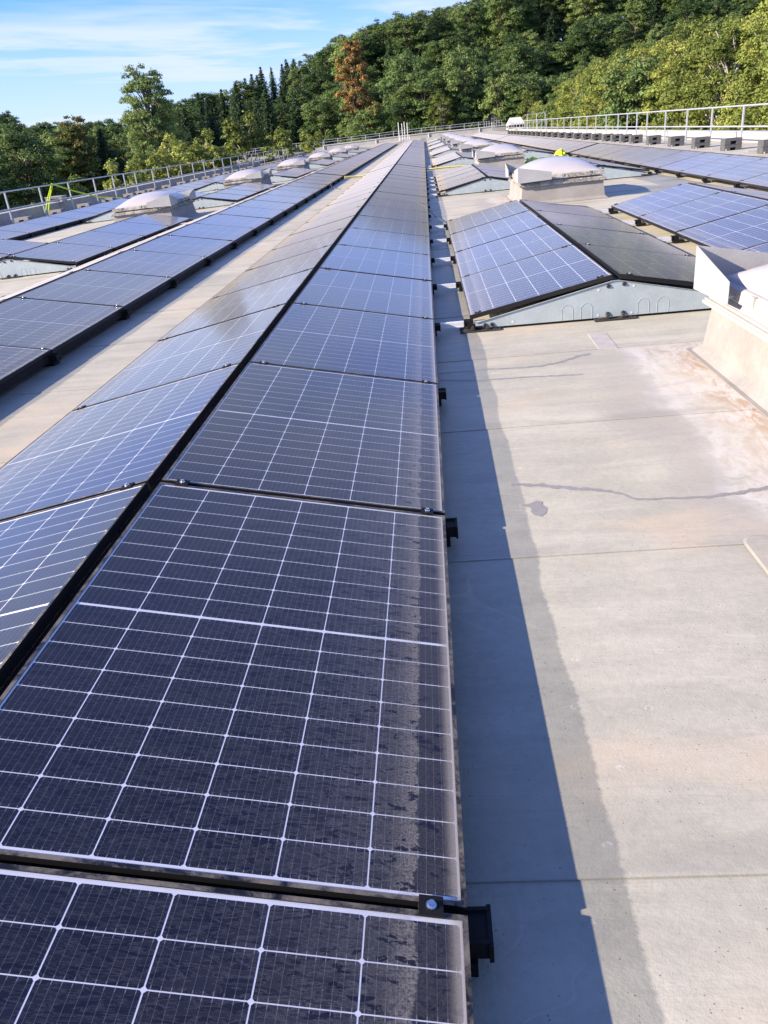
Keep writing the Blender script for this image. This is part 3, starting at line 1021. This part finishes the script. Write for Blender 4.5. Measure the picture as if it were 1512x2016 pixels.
t = thing("far_wall", "low grey wall closing the roof at the far end", "wall", (0, FY, 0))
xs = [-46 + 6.0 * k for k in range(11)]
for a, c in zip(xs[:-1], xs[1:]):
    bb = MB()
    bb.hexa([(a + .01, 0, -1.6), (c - .01, 0, -1.6), (c - .01, .3, -1.6), (a + .01, .3, -1.6), (a + .01, 0, wt(a) - .12), (c - .01, 0, wt(c) - .12), (c - .01, .3, wt(c) - .12), (a + .01, .3, wt(a) - .12)])
    ob("wall_panel", bb.mesh("far_panel", [M_wall]), t)
    bb = MB()
    bb.hexa([(a + .005, -.1, wt(a) - .12), (c - .005, -.1, wt(c) - .12), (c - .005, .5, wt(c) - .12), (a + .005, .5, wt(a) - .12), (a + .005, -.1, wt(a)), (c - .005, -.1, wt(c)), (c - .005, .5, wt(c)), (a + .005, .5, wt(a))])
    ob("coping", bb.mesh("far_coping", [M_cope]), t)
for x in (-16.5, -7.8, 0.8, 9.0):
    bb = MB(); bb.tube([(x, -.09, -.1), (x, -.09, wt(x) - .14)], .07, 8)
    ob("downpipe", bb.mesh("downpipe", [M_white]), t)
bb = MB(); bb.box(-46, 14, FY + .5, FY + 22, -10.5, -.6)
bb.hexa([(-46, FY + .5, -.6), (14, FY + .5, -.6), (14, FY + 22, -.6), (-46, FY + 22, -.6), (-46, FY + .5, wt(-46) - .3), (14, FY + .5, .5), (14, FY + 22, .5), (-46, FY + 22, wt(-46) - .3)])
tag(ob("annex_building", bb.mesh("annex", [M_facade])), "annex hall behind the low far wall", "building")
t = thing("guard_rail", "thin galvanised guard rail on top of the far wall", "guard rail", (0, FY + .25, 0))
px_ = [-44 + 2.3 * k for k in range(25)]
bp = MB(); bp.box(-.04, .04, -.03, .03, 0, .72); me = bp.mesh("far_post", [M_galv])
for x in px_ + [9.8, 10.2, 10.6, 11.0, 11.4, 11.8, 12.2, 12.6, -18.2, -17.4, -16.6]:
    ob("post", me, t, (x, 0, wt(x)))
for dz, nm in ((.72, "top_rail"), (.38, "mid_rail")):
    bb = MB(); bb.tube([(-45, 0, wt(-45) + dz), (0, 0, wt(0) + dz), (12.8, 0, wt(12) + dz)], .032, 6)
    ob(nm, bb.mesh(nm, [M_galv]), t)
for i, (x, zt) in enumerate(((-3.68, 2.6), (-3.18, 2.43), (-2.82, 2.62), (-2.4, 2.46))):
    bb = MB(); bb.tube([(0, 0, 0), (0, 0, zt - .05)], .065, 8); bb.box(-.2, .2, -.2, .2, 0, .04)
    tag(ob("vent_pipe", bb.mesh("vent_pipe", [M_white]), None, (x, 128 + .4 * i, roof_z(x, 128))), f"white upright pipe before the far wall, {ordn[i]} from the left", "pipe", "white pipes at the far end")
t = thing("pipe_stand", "low pale frame at the foot of the white pipes", "stand", (-3.0, 127.4, roof_z(-3, 127)))
for z in (.35, .72):
    bb = MB(); bb.tube([(-.6, 0, z), (.9, 0, z)], .05, 6); ob("bar", bb.mesh("bar", [M_white]), t)
for x in (-.55, .85):
    bb = MB(); bb.tube([(x, 0, 0), (x, 0, .8)], .05, 6); ob("leg", bb.mesh("leg", [M_white]), t)
# dish
t = thing("satellite_dish", "dark round dish on a mast above the far wall", "dish", (10.92, 137.8, roof_z(10.9, 137)))
bb = MB(); bb.tube([(0, 0, 0), (0, 0, 1.9)], .06, 8); bb.box(-.45, .45, -.4, .4, 0, .1); ob("mast", bb.mesh("mast", [M_galv]), t)
bb = MB()
for k in range(20):
    a0, a1 = 2 * math.pi * k / 20, 2 * math.pi * (k + 1) / 20
    for (r0, r1, d0, d1) in ((0, .3, .16, .12), (.3, .58, .12, 0)):
        P = [(r0 * math.cos(a0), -.12 + d0, r0 * math.sin(a0) * 1.05), (r1 * math.cos(a0), -.12 + d1, r1 * math.sin(a0) * 1.05), (r1 * math.cos(a1), -.12 + d1, r1 * math.sin(a1) * 1.05), (r0 * math.cos(a1), -.12 + d0, r0 * math.sin(a1) * 1.05)]
        bb.face(P if r0 else P[1:] + P[:1], 0, smooth=True)
bb.box(-.05, .05, .03, .12, -.1, .1)
o = ob("reflector", bb.mesh("reflector", [M_dark]), t, (0, -.1, 1.87))
bb = MB(); bb.tube([(0, -.1, 1.3), (0, -.55, 1.75)], .025, 6); bb.box(-.06, .06, -.62, -.5, 1.70, 1.82); ob("feed_arm", bb.mesh("feed_arm", [M_galv]), t)
bb = MB(); bb.box(-.12, .5, -.2, .2, .45, .75); ob("cabinet", bb.mesh("cabinet", [M_wall]), t)
# lantern roof light
t = thing("roof_lantern", "white faceted roof lantern with dark panes at the far right", "roof lantern", (10.75, 101, .45))
bb = MB()
A = [(-.95, -1.2), (.95, -1.2), (.95, 1.2), (-.95, 1.2)]
B = [(-.55, -.75), (.55, -.75), (.55, .75), (-.55, .75)]
for i in range(4):
    j = (i + 1) % 4
    bb.face([(*A[i], .55), (*A[j], .55), (*B[j], 1.2), (*B[i], 1.2)])
    bb.face([(*A[i], .42), (*A[j], .42), (*A[j], .55), (*A[i], .55)])
    bb.face([(*A[i], 0), (*A[j], 0), (*A[j], .1), (*A[i], .1)])
bb.face([(*q, 1.2) for q in B])
for (x, y) in A:
    bb.box(x - .06 if x > 0 else x, x if x > 0 else x + .06, y - .06 if y > 0 else y, y if y > 0 else y + .06, .1, .42)
ob("housing", bb.mesh("housing", [M_white]), t)
for k in range(4):
    bb = MB(); bb.box(-.86 + k * .44, -.48 + k * .44, -1.17, -1.14, .1, .42); ob("pane", bb.mesh("pane", [M_win]), t)
# ladder hoop at the right rail
t = thing("ladder_hoop", "tall galvanised ladder exit frame rising above the right guard rail", "ladder frame", (10.45, 80, roof_z(10.4, 80) + .3))
for x in (-.8, .05, .85):
    bb = MB(); bb.tube([(x, 0, 0), (x, 0, 1.36)], .03, 6); ob("post", bb.mesh("hoop_post", [M_galv]), t)
for z in (1.36, .7):
    bb = MB(); bb.tube([(-.8, 0, z), (.85, 0, z)], .03, 6); ob("bar", bb.mesh("hoop_bar", [M_galv]), t)
# neighbouring upstand left of the rail
bb = MB(); bb.box(-27, -25, 92, 108, -10.4, -.07)
bb.box(-27.1, -24.9, 91.9, 108.1, -.07, .02)
tag(ob("neighbour_block", bb.mesh("neighbour_block", [M_wall])), "grey concrete block rising just behind the left guard rail", "building")
bb = MB(); bb.box(-.35, .35, -.25, .25, 0, .2); bb.box(-.2, .2, -.27, -.25, .05, .15, 1); bb.box(-.37, .37, -.27, .27, .2, .23)
tag(ob("junction_box", bb.mesh("junction_box", [M_paral, M_dark]), None, (-15.45, 33.1, .022)), "small grey box on the left parapet beside the yellow strap", "box")


# ------------------------------------------------------------------ straps, cables, wet trails
def ribbon(name, path, r, mat, label, cat):
    bb = MB(); bb.tube(path, r, 6)
    return tag(ob(name, bb.mesh(name, [mat])), label, cat)


zr = roof_z(-14.8, 31) + 1.15
t = thing("lashing_strap", "neon yellow strap hung over the left guard rail", "strap", (-14.8, 31.6, zr))
for nm, P in (("strap_end", [(0, 0, .03), (-.05, -.55, -.45), (-.1, -.95, -.92)]), ("strap_end", [(.02, .05, .03), (-.04, -.4, -.45), (-.08, -.75, -.95)]),
              ("strap_run", [(0, 0, .03), (.35, 1.2, -.35), (.8, 2.6, -.72), (1.2, 4.0, -.88)])):
    bb = MB(); bb.tube(P, .028, 5); ob(nm, bb.mesh(nm, [M_strap]), t)
z = roof_z(.6, 32.2)
ribbon("yellow_strap", [(.06, 31.9, z + .03), (.5, 31.95, z + .05), (1.0, 32.0, z + .04), (1.6, 32.05, z + .03)], .035, M_strap2, "yellow strap lying across the roof right of the middle row", "strap")
ribbon("yellow_strap", [(-3.16, 31.65, z + .05), (-2.8, 31.75, z + .04), (-2.35, 31.8, z + .02)], .04, M_strap2, "yellow strap lying across the beige walkway", "strap")


def cloth(name, c, sx, sy, hz, label, seed):
    rg = random.Random(seed)
    bb = MB(); n = 9
    P = [[(c[0] + sx * (i / n - .5) + rg.uniform(-.03, .03), c[1] + sy * (j / n - .5) + rg.uniform(-.05, .05),
           c[2] + .02 + hz * max(0, 1 - ((i / n - .5) ** 2 + (j / n - .5) ** 2) * 4) * rg.uniform(.45, 1)) for i in range(n + 1)] for j in range(n + 1)]
    for j in range(n):
        for i in range(n):
            bb.face([P[j][i], P[j][i + 1], P[j + 1][i + 1], P[j + 1][i]])
    return tag(ob(name, bb.mesh(name, [M_strap], weld=True)), label, "tarp")


cloth("safety_tarp", (3.68, 28.4, roof_z(3.7, 28.4)), .55, 2.3, .26, "crumpled neon yellow tarp behind the second right-hand skylight", 3)
cloth("safety_tarp", (4.95, 30.6, roof_z(5, 30) + .06), .45, .9, .30, "small peaked neon yellow tarp at the right-hand long row", 5)
pth = [(-2.2, 17.2, .02), (-1.7, 18.6, .13), (-1.17, 19.9, .245), (-.6, 17.4, .135), (-.02, 14.9, .03), (.12, 13.9, -.05), (.3, 12.9, -.085), (.55, 12.3, .06), (.95, 11.6, .14), (1.38, 11.2, .235), (1.9, 11.9, .16), (2.5, 12.3, .05)]
ribbon("loose_cable", pth, .006, M_rope, "thin grey cable lying across the middle row and the block beside it", "cable")
z = roof_z(-2.8, 26)
ribbon("loose_cable", [(-3.3, 27.2, .03), (-3.15, 26.4, .02), (-3.0, 25.8, z + .02), (-2.7, 25.2, z + .012)], .012, M_rope, "short pale cable end hanging onto the walkway", "cable")


def skin_z(x, y):
    return roof_z(x, y) + .0032 * (1 - ((y - .15) % 1.41) / 1.46) + .0012


def wet(name, pts, wd, label):
    rg = random.Random(len(pts))
    P = [Vector((a, c, 0)) for a, c in pts]
    Q = []
    for i in range(len(P) - 1):
        for k in range(14):
            Q.append(P[i].lerp(P[i + 1], k / 14))
    Q.append(P[-1])
    bb = MB(); L, R = [], []
    for i, q in enumerate(Q):
        d_ = (Q[min(i + 1, len(Q) - 1)] - Q[max(i - 1, 0)]).normalized(); nn = Vector((-d_.y, d_.x, 0))
        s = i / (len(Q) - 1)
        ww = .72 * wd(s) * (1 + .22 * math.sin(i * .9 + 1) + .14 * math.sin(i * 2.3) + rg.uniform(-.12, .12)) / 2
        jx = .003 * math.sin(i * .55) + rg.uniform(-.0015, .0015)
        for lst, sg in ((L, 1), (R, -1)):
            p_ = q + nn * (ww * sg + jx)
            lst.append((p_.x, p_.y, skin_z(p_.x, p_.y)))
    for i in range(len(Q) - 1):
        bb.face([R[i], R[i + 1], L[i + 1], L[i]])
    return tag(ob(name, bb.mesh(name, [M_water], weld=True)), label, "wet trail", "wet trails on the membrane")


wet("water_trail", [(.31, 2.235), (.44, 2.2), (.56, 2.15), (.68, 2.11), (.75, 2.07), (.82, 1.99), (.95, 1.98), (1.09, 1.97), (1.24, 1.99), (1.36, 2.02), (1.5, 2.0)], lambda s: .034 - .006 * s + .012 * math.sin(s * 9), "long dark wet trail winding from the eave to the stain")
wet("water_trail", [(.02, 4.11), (.34, 4.12), (.55, 4.09), (.69, 4.09), (.84, 4.15), (.97, 4.26), (1.06, 4.29)], lambda s: .02 + .035 * s, "upper of two short wet trails, bending up to the block")
wet("water_trail", [(.02, 3.95), (.2, 3.90), (.35, 3.88), (.66, 3.86), (.78, 3.84), (.92, 3.83)], lambda s: .022 + .02 * s * (1 - s) * 2, "lower of two short wet trails, nearly straight")
bb = MB()
blob = [(.33, 2.01), (.37, 2.02), (.40, 2.045), (.425, 2.03), (.418, 2.0), (.435, 1.965), (.425, 1.92), (.40, 1.89), (.375, 1.905), (.362, 1.94), (.37, 1.975), (.35, 1.995)]
bb.face([(a, c, skin_z(a, c)) for a, c in reversed(blob)])
tag(ob("water_trail", bb.mesh("wet_blob", [M_water])), "small rounded wet spot below the long trail", "wet trail", "wet trails on the membrane")


# ------------------------------------------------------------------ trees
def leaf_mesh(name, C, Nn, size, tint, mat):
    """C centres, Nn normals, size per leaf, tint (n,2): rhombic leaf sprays"""
    n = len(C)
    r = RNG.normal(size=(n, 3))
    a = np.cross(Nn, r); a /= np.linalg.norm(a, axis=1, keepdims=True) + 1e-9
    c = np.cross(Nn, a); c /= np.linalg.norm(c, axis=1, keepdims=True) + 1e-9
    s = size[:, None]
    V = np.stack([C - a * s, C + c * s * .55 + Nn * s * .12, C + a * s, C - c * s * .55 + Nn * s * .12], axis=1).reshape(-1, 3)
    me = bpy.data.meshes.new(name)
    me.vertices.add(4 * n); me.vertices.foreach_set('co', V.astype(np.float32).ravel())
    me.loops.add(4 * n); me.loops.foreach_set('vertex_index', np.arange(4 * n, dtype=np.int32))
    me.polygons.add(n); me.polygons.foreach_set('loop_start', np.arange(0, 4 * n, 4, dtype=np.int32))
    me.polygons.foreach_set('loop_total', np.full(n, 4, dtype=np.int32))
    at = me.attributes.new('tint', 'FLOAT_VECTOR', 'POINT')
    tv = np.zeros((4 * n, 3), dtype=np.float32)
    tv[:, 0] = np.repeat(tint[:, 0], 4); tv[:, 1] = np.repeat(tint[:, 1], 4)
    at.data.foreach_set('vector', tv.ravel())
    me.materials.append(mat)
    me.update(calc_edges=True)
    return me


def unit(a):
    return a / (np.linalg.norm(a, axis=1, keepdims=True) + 1e-9)


def broadleaf(H, R, nc, nl, ls, mat, bark, base=.10, upright=1.0, cs=1.0):
    """crown made of leaf clumps on limbs; returns crown mesh, trunk mesh"""
    cen, rad = [], []
    tr = MB(); tw = .45 if bark is M_birch else 1.0
    tr.tube([(0, 0, -1.5), (.05 * R, 0, H * .2), (-.03 * R, .04 * R, H * .5), (0, 0, H * .86)], 1, 7, radii=[H * .022 * tw, H * .017 * tw, H * .011 * tw, H * .003 * tw], cap=False)
    for i in range(nc):
        t = (i + .5) / nc
        z = base + (1 - base) * t ** .9
        prof = math.sin(math.pi * min(1, (z - base) / (1 - base) * .84 + .07) ** .95) ** .6
        a = i * 2.39996 + RNG.uniform(-.5, .5)
        rr = R * prof * math.sqrt(RNG.uniform(.12, 1.0)) * .86
        c = np.array([rr * math.cos(a), rr * math.sin(a), H * z * RNG.uniform(.93, 1.03)])
        cr = R * RNG.uniform(.24, .42) * (.65 + .45 * prof) * cs
        cen.append(c); rad.append(cr)
        if i % 2 == 0:
            zb = max(H * .15, c[2] - rr * .9 - 1)
            tr.tube([(0, 0, zb), (c[0] * .5, c[1] * .5, zb + (c[2] - zb) * .6), tuple(c)], 1, 5, radii=[H * .007 * tw, H * .005 * tw, H * .0015 * tw], cap=False)
    cen = np.array(cen); rad = np.array(rad)
    wts = rad ** 2 / (rad ** 2).sum()
    idx = RNG.choice(nc, size=nl, p=wts)
    d = unit(RNG.normal(size=(nl, 3)))
    d[:, 2] = np.abs(d[:, 2]) * .75 + d[:, 2] * .25
    d = unit(d)
    lump = .78 + .22 * np.sin(d[:, 0] * 5 + idx) * np.sin(d[:, 1] * 5 + idx * 2.1)
    rr = rad[idx] * lump * np.clip(RNG.normal(.90, .16, nl), .25, 1.3)
    C = cen[idx] + d * rr[:, None] * np.array([1, 1, .85 * upright])
    Nn = unit(d + RNG.normal(size=(nl, 3)) * .55 + np.array([0, 0, .25]))
    ct = RNG.uniform(0, 1, nc)
    tint = np.stack([np.clip(.55 * ct[idx] + .45 * RNG.uniform(0, 1, nl), 0, 1), np.clip(.5 * RNG.uniform(0, 1, nc)[idx] + .5 * RNG.uniform(0, 1, nl), 0, 1)], axis=1)
    return leaf_mesh("crown", C, Nn, ls * RNG.uniform(.6, 1.35, nl), tint, mat), tr.mesh("trunk", [bark])


def spruce(H, R, nw, ls, mat):
    C, Nn, T = [], [], []
    tr = MB(); tr.tube([(0, 0, -1.5), (0, 0, H * .5), (0, 0, H)], 1, 6, radii=[H * .018, H * .011, .02], cap=False)
    for i in range(nw):
        t = (i + RNG.uniform(0, .9)) / nw
        z0 = H * (.06 + .94 * t)
        br = R * (1 - t) ** .68 * RNG.uniform(.62, 1.15) + .10
        nb = max(4, int(11 * (1 - t) + 4))
        a0 = RNG.uniform(0, 6.28)
        for j in range(nb):
            a = a0 + 6.283 * j / nb + RNG.uniform(-.25, .25)
            L = br * RNG.uniform(.7, 1.1)
            m = max(3, int(L / (ls * .55)))
            s = (np.arange(m) + .5) / m
            zz_ = z0 - L * (.30 * s + .12 * s * s) + L * .16 * s ** 3
            x = L * s * math.cos(a); y = L * s * math.sin(a)
            for rep in range(2):
                jit = RNG.normal(size=(m, 3)) * ls * .55
                jit[:, 2] -= np.abs(RNG.normal(size=m)) * ls * .45
                C.append(np.stack([x, y, zz_], 1) + jit)
                nn = np.stack([np.full(m, math.cos(a) * .6), np.full(m, math.sin(a) * .6), np.full(m, .75)], 1) + RNG.normal(size=(m, 3)) * .5
                Nn.append(unit(nn))
                tt = RNG.uniform(0, 1)
                T.append(np.stack([np.clip(.5 * tt + .5 * RNG.uniform(0, 1, m), 0, 1), RNG.uniform(0, .6, m)], 1))
    C = np.concatenate(C); Nn = np.concatenate(Nn); T = np.concatenate(T)
    return leaf_mesh("crown", C, Nn, ls * RNG.uniform(.6, 1.3, len(C)), T, mat), tr.mesh("trunk", [M_bark])


L_spr = leaf_material("spruce_needles", (0.022, 0.046, 0.021), (0.060, 0.108, 0.042), (0.10, 0.12, 0.038), .3)
L_dark = leaf_material("dark_leaves", (0.042, 0.088, 0.028), (0.120, 0.200, 0.058), (0.20, 0.21, 0.06), .35)
L_mid = leaf_material("green_leaves", (0.080, 0.142, 0.044), (0.195, 0.285, 0.090), (0.28, 0.28, 0.085), .4)
L_bir = leaf_material("birch_leaves", (0.115, 0.165, 0.032), (0.28, 0.34, 0.08), (0.37, 0.34, 0.08), .55)
L_ora = leaf_material("orange_leaves", (0.36, 0.22, 0.07), (0.60, 0.39, 0.13), (0.60, 0.44, 0.16), .6)
L_yel = leaf_material("yellow_leaves", (0.14, 0.14, 0.035), (0.27, 0.25, 0.07), (0.32, 0.27, 0.08), .6)

PT = {
    'spruce': [spruce(20, 4.0, 62, .22, L_spr), spruce(20, 3.4, 58, .21, L_spr), spruce(20, 4.6, 64, .23, L_spr)],
    'dark': [broadleaf(19, 4.9, 150, 26000, .165, L_dark, M_bark, upright=1.4, cs=.66), broadleaf(19, 5.6, 170, 28000, .17, L_dark, M_bark, upright=1.4, cs=.62), broadleaf(19, 4.4, 130, 24000, .16, L_dark, M_bark, upright=1.4, cs=.68), broadleaf(19, 5.2, 180, 28000, .165, L_dark, M_bark, upright=1.4, cs=.6)],
    'mid': [broadleaf(17, 4.4, 160, 26000, .15, L_mid, M_bark, upright=1.4, cs=.6), broadleaf(17, 3.8, 140, 24000, .145, L_mid, M_bark, .08, 1.4, cs=.62), broadleaf(17, 5.0, 180, 28000, .155, L_mid, M_bark, upright=1.4, cs=.58)],
    'birch': [broadleaf(16, 3.5, 230, 46000, .088, L_bir, M_birch, .06, 1.3, cs=.54), broadleaf(16, 3.0, 200, 42000, .085, L_bir, M_birch, .06, 1.5, cs=.56), broadleaf(16, 3.9, 260, 50000, .09, L_bir, M_birch, .06, 1.2, cs=.52), broadleaf(16, 3.2, 210, 43000, .085, L_bir, M_birch, .06, 1.6, cs=.54)],
    'sapling': [broadleaf(12, 2.0, 110, 18000, .10, L_bir, M_birch, .05, 1.5, cs=.62), broadleaf(12, 2.5, 120, 20000, .105, L_bir, M_birch, .05, 1.3, cs=.6)],
    'tall': [broadleaf(20, 5.2, 190, 30000, .15, L_mid, M_bark, .22, 1.0, cs=.58)],
    'orange': [broadleaf(17, 3.2, 110, 14000, .17, L_ora, M_bark, .15, 1.3, cs=.6)],
    'yellow': [broadleaf(15, 3.6, 110, 15000, .17, L_yel, M_bark, .1, 1.2, cs=.6)],
}
BASEH = {'tall': 20, 'spruce': 20, 'dark': 19, 'mid': 17, 'birch': 16, 'sapling': 12, 'orange': 17, 'yellow': 15}
TRNG = random.Random(5)


def tree(kind, x, y, height, label, group=None, name=None, z=None, wide=1.0, var=None):
    cr, tk = PT[kind][TRNG.randrange(len(PT[kind])) if var is None else var]
    s = height / BASEH[kind]
    z = ground_z(x, y) if z is None else z
    t = thing(name or {'spruce': 'spruce_tree', 'birch': 'birch_tree', 'sapling': 'young_tree'}.get(kind, 'broadleaf_tree'), label, "tree", (x, y, z), (0, 0, TRNG.uniform(0, 6.28)), group)
    t.scale = (s * wide, s * wide, s)
    ob("trunk", tk, t); ob("crown", cr, t)
    return t


def polar(az, r):
    a = math.radians(az)
    return CAM.x + r * math.sin(a), CAM.y + r * math.cos(a)


# single trees that stand out
def tree_at(kind, az, r, el_top, label, **kw):
    x, y = polar(az, r)
    zg = ground_z(x, y)
    top = CAM.z + r * math.tan(math.radians(el_top))
    return tree(kind, x, y, (top - zg) / .98, label, **kw)


tree_at('tall', -17.6, 118, 4.6, "tall pale green tree standing clear above the dark trees on the left", var=0, wide=.8)
tree_at('orange', -4.35, 190, 5.25, "tall orange autumn tree in the forest edge left of centre", var=0, wide=.9)
tree_at('orange', 5.2, 285, 6.3, "small orange tree high in the forest near the top edge", wide=.7)
tree_at('yellow', -22.4, 150, 2.45, "yellow brown round tree at the left skyline", var=0, wide=.9)
tree_at('yellow', -3.2, 171, 1.7, "small yellow tree low in the forest edge above the far wall", wide=.7)
tree_at('birch', 1.2, 166, 1.85, "rounded beige green tree behind the far wall", wide=1.15)
tree_at('mid', 4.9, 168, 2.4, "feathery light green tree behind the dish", wide=1.0)
tree_at('mid', 2.6, 172, 3.9, "large light green tree in the middle of the forest slope", wide=1.1, var=0)
tree_at('mid', -1.0, 178, 4.2, "pale round willow-like tree in the forest edge", wide=1.0, var=2)
tree_at('sapling', 6.9, 158, 1.4, "slender light tree left of the birch belt", wide=1.2)
tree_at('sapling', -11.9, 82, 1.6, "pointed yellow green tree just behind the left guard rail", wide=1.35)
tree_at('sapling', -20.0, 60, -.45, "low bushy light tree behind the left rail near the strap", wide=1.2)
gL = "young light trees behind the left guard rail"
for az, r, el in ((-17.0, 66, .45), (-15.9, 72, .25), (-14.7, 70, .55), (-13.8, 76, .1), (-9.6, 96, .6), (-7.6, 112, .3), (-18.3, 64, -.2)):
    tree_at('sapling', az, r, el, "young yellow green tree in the low row behind the left guard rail", group=gL, wide=1.25)
def belt_label(y, row):
    k = "at the right picture edge" if y < 62 else "in the middle" if y < 100 else "at the far end"
    return f"yellow green {'front' if row == 0 else 'back'}-row tree {k} of the right-hand tree belt"


# right-hand belt of light trees
gB = "light green trees behind the right parapet"
for i in range(30):
    y = 34 + i * 4.2 + TRNG.uniform(-1.2, 1.2)
    for row in range(2):
        x = 18.5 + row * 6.0 + TRNG.uniform(-1.6, 1.6)
        az = math.degrees(math.atan2(x - CAM.x, y - CAM.y))
        if az > 27: continue
        el = float(np.interp(az, [4, 5.5, 7.2, 8.8, 10.9, 11.8, 14.8, 17.6, 20.6, 27], [0, .1, .4, 1.0, 2.2, 2.8, 3.0, 3.9, 4.3, 4.9]))
        r = math.hypot(x - CAM.x, y - CAM.y)
        top = CAM.z + r * math.tan(math.radians(el)) + TRNG.uniform(-1.3, .4) + row * .5
        kind = 'birch' if TRNG.random() < .88 else 'mid'
        tree(kind, x, y + row * 2, top - ground_z(x, y), belt_label(y, row), gB, wide=TRNG.uniform(.95, 1.2))
tree('mid', 21.5, 42.0, 13.2, "fresh green tree at the right picture edge within the belt", wide=.9, var=1)
# forest on the slope
gF = {'spruce': "dark spruces of the forest", 'dark': "dark broadleaf trees of the forest", 'mid': "lighter broadleaf trees of the forest"}
def sector(a, ri, kind):
    what = {'spruce': "dark pointed spruce", 'dark': "dark green broadleaf tree", 'mid': "lighter green broadleaf tree"}[kind]
    where = ("at the far left" if a < -19.5 else "beside the tall left tree" if a < -14 else "left of the orange tree" if a < -5.5 else
             "around the orange tree" if a < -1.5 else "right of the orange tree" if a < 4.5 else "left of the birch belt" if a < 9 else "above the birch belt")
    dep = "at the forest front" if ri < 3 else "midway up the forest" if ri < 6 else "high in the forest"
    return f"{what} {dep}, {where}"


lF = {'spruce': "dark pointed spruce in the forest behind the roof", 'dark': "dark green broadleaf crown in the forest behind the roof", 'mid': "lighter green broadleaf crown in the forest behind the roof"}
SK = ([-30, -26, -24.5, -22, -19.6, -16.2, -13, -9.9, -7.3, -4.6, -1.9, 1.3, 4.1, 12, 20, 30], [3.2, 3.2, 2.5, 2.2, 2.2, 3.2, 3.5, 4.8, 5.0, 5.9, 6.6, 6.7, 7.2, 8.3, 9.3, 9.8])
for ri, r in enumerate((128, 148, 168, 186, 206, 230, 258, 290, 326)):
    lat = 4.7 + r * .006
    stp = math.degrees(lat / r)
    az = -31 + TRNG.uniform(0, stp)
    while az < 30:
        a = az + TRNG.uniform(-.3, .3) * stp
        rr = r + TRNG.uniform(-7, 7)
        az += stp
        x, y = polar(a, rr)
        if x > -50 and y < 166: continue
        if r < 140 and a > -13: continue
        zg = ground_z(x, y)
        p = TRNG.random()
        if a < -8:
            kind = 'spruce' if p < (.55 if -17 < a else .25) else ('dark' if p < .82 else 'mid')
        else:
            kind = 'spruce' if p < .10 else ('dark' if p < .60 else 'mid')
        h = {'spruce': 20, 'dark': 18, 'mid': 16}[kind] * TRNG.uniform(.82, 1.12)
        cap = CAM.z + rr * math.tan(math.radians(float(np.interp(a, *SK)) - .05)) - zg
        if ri >= 6:
            h = max(h, min(cap, 24) * TRNG.uniform(.9, 1.0))
        h = min(h, cap * TRNG.uniform(.9, 1.03))
        if h < 5: continue
        tree(kind, x, y, h, sector(a, ri, kind), gF[kind], wide=TRNG.uniform(1.0, 1.25) if kind == 'spruce' else TRNG.uniform(1.15, 1.6))
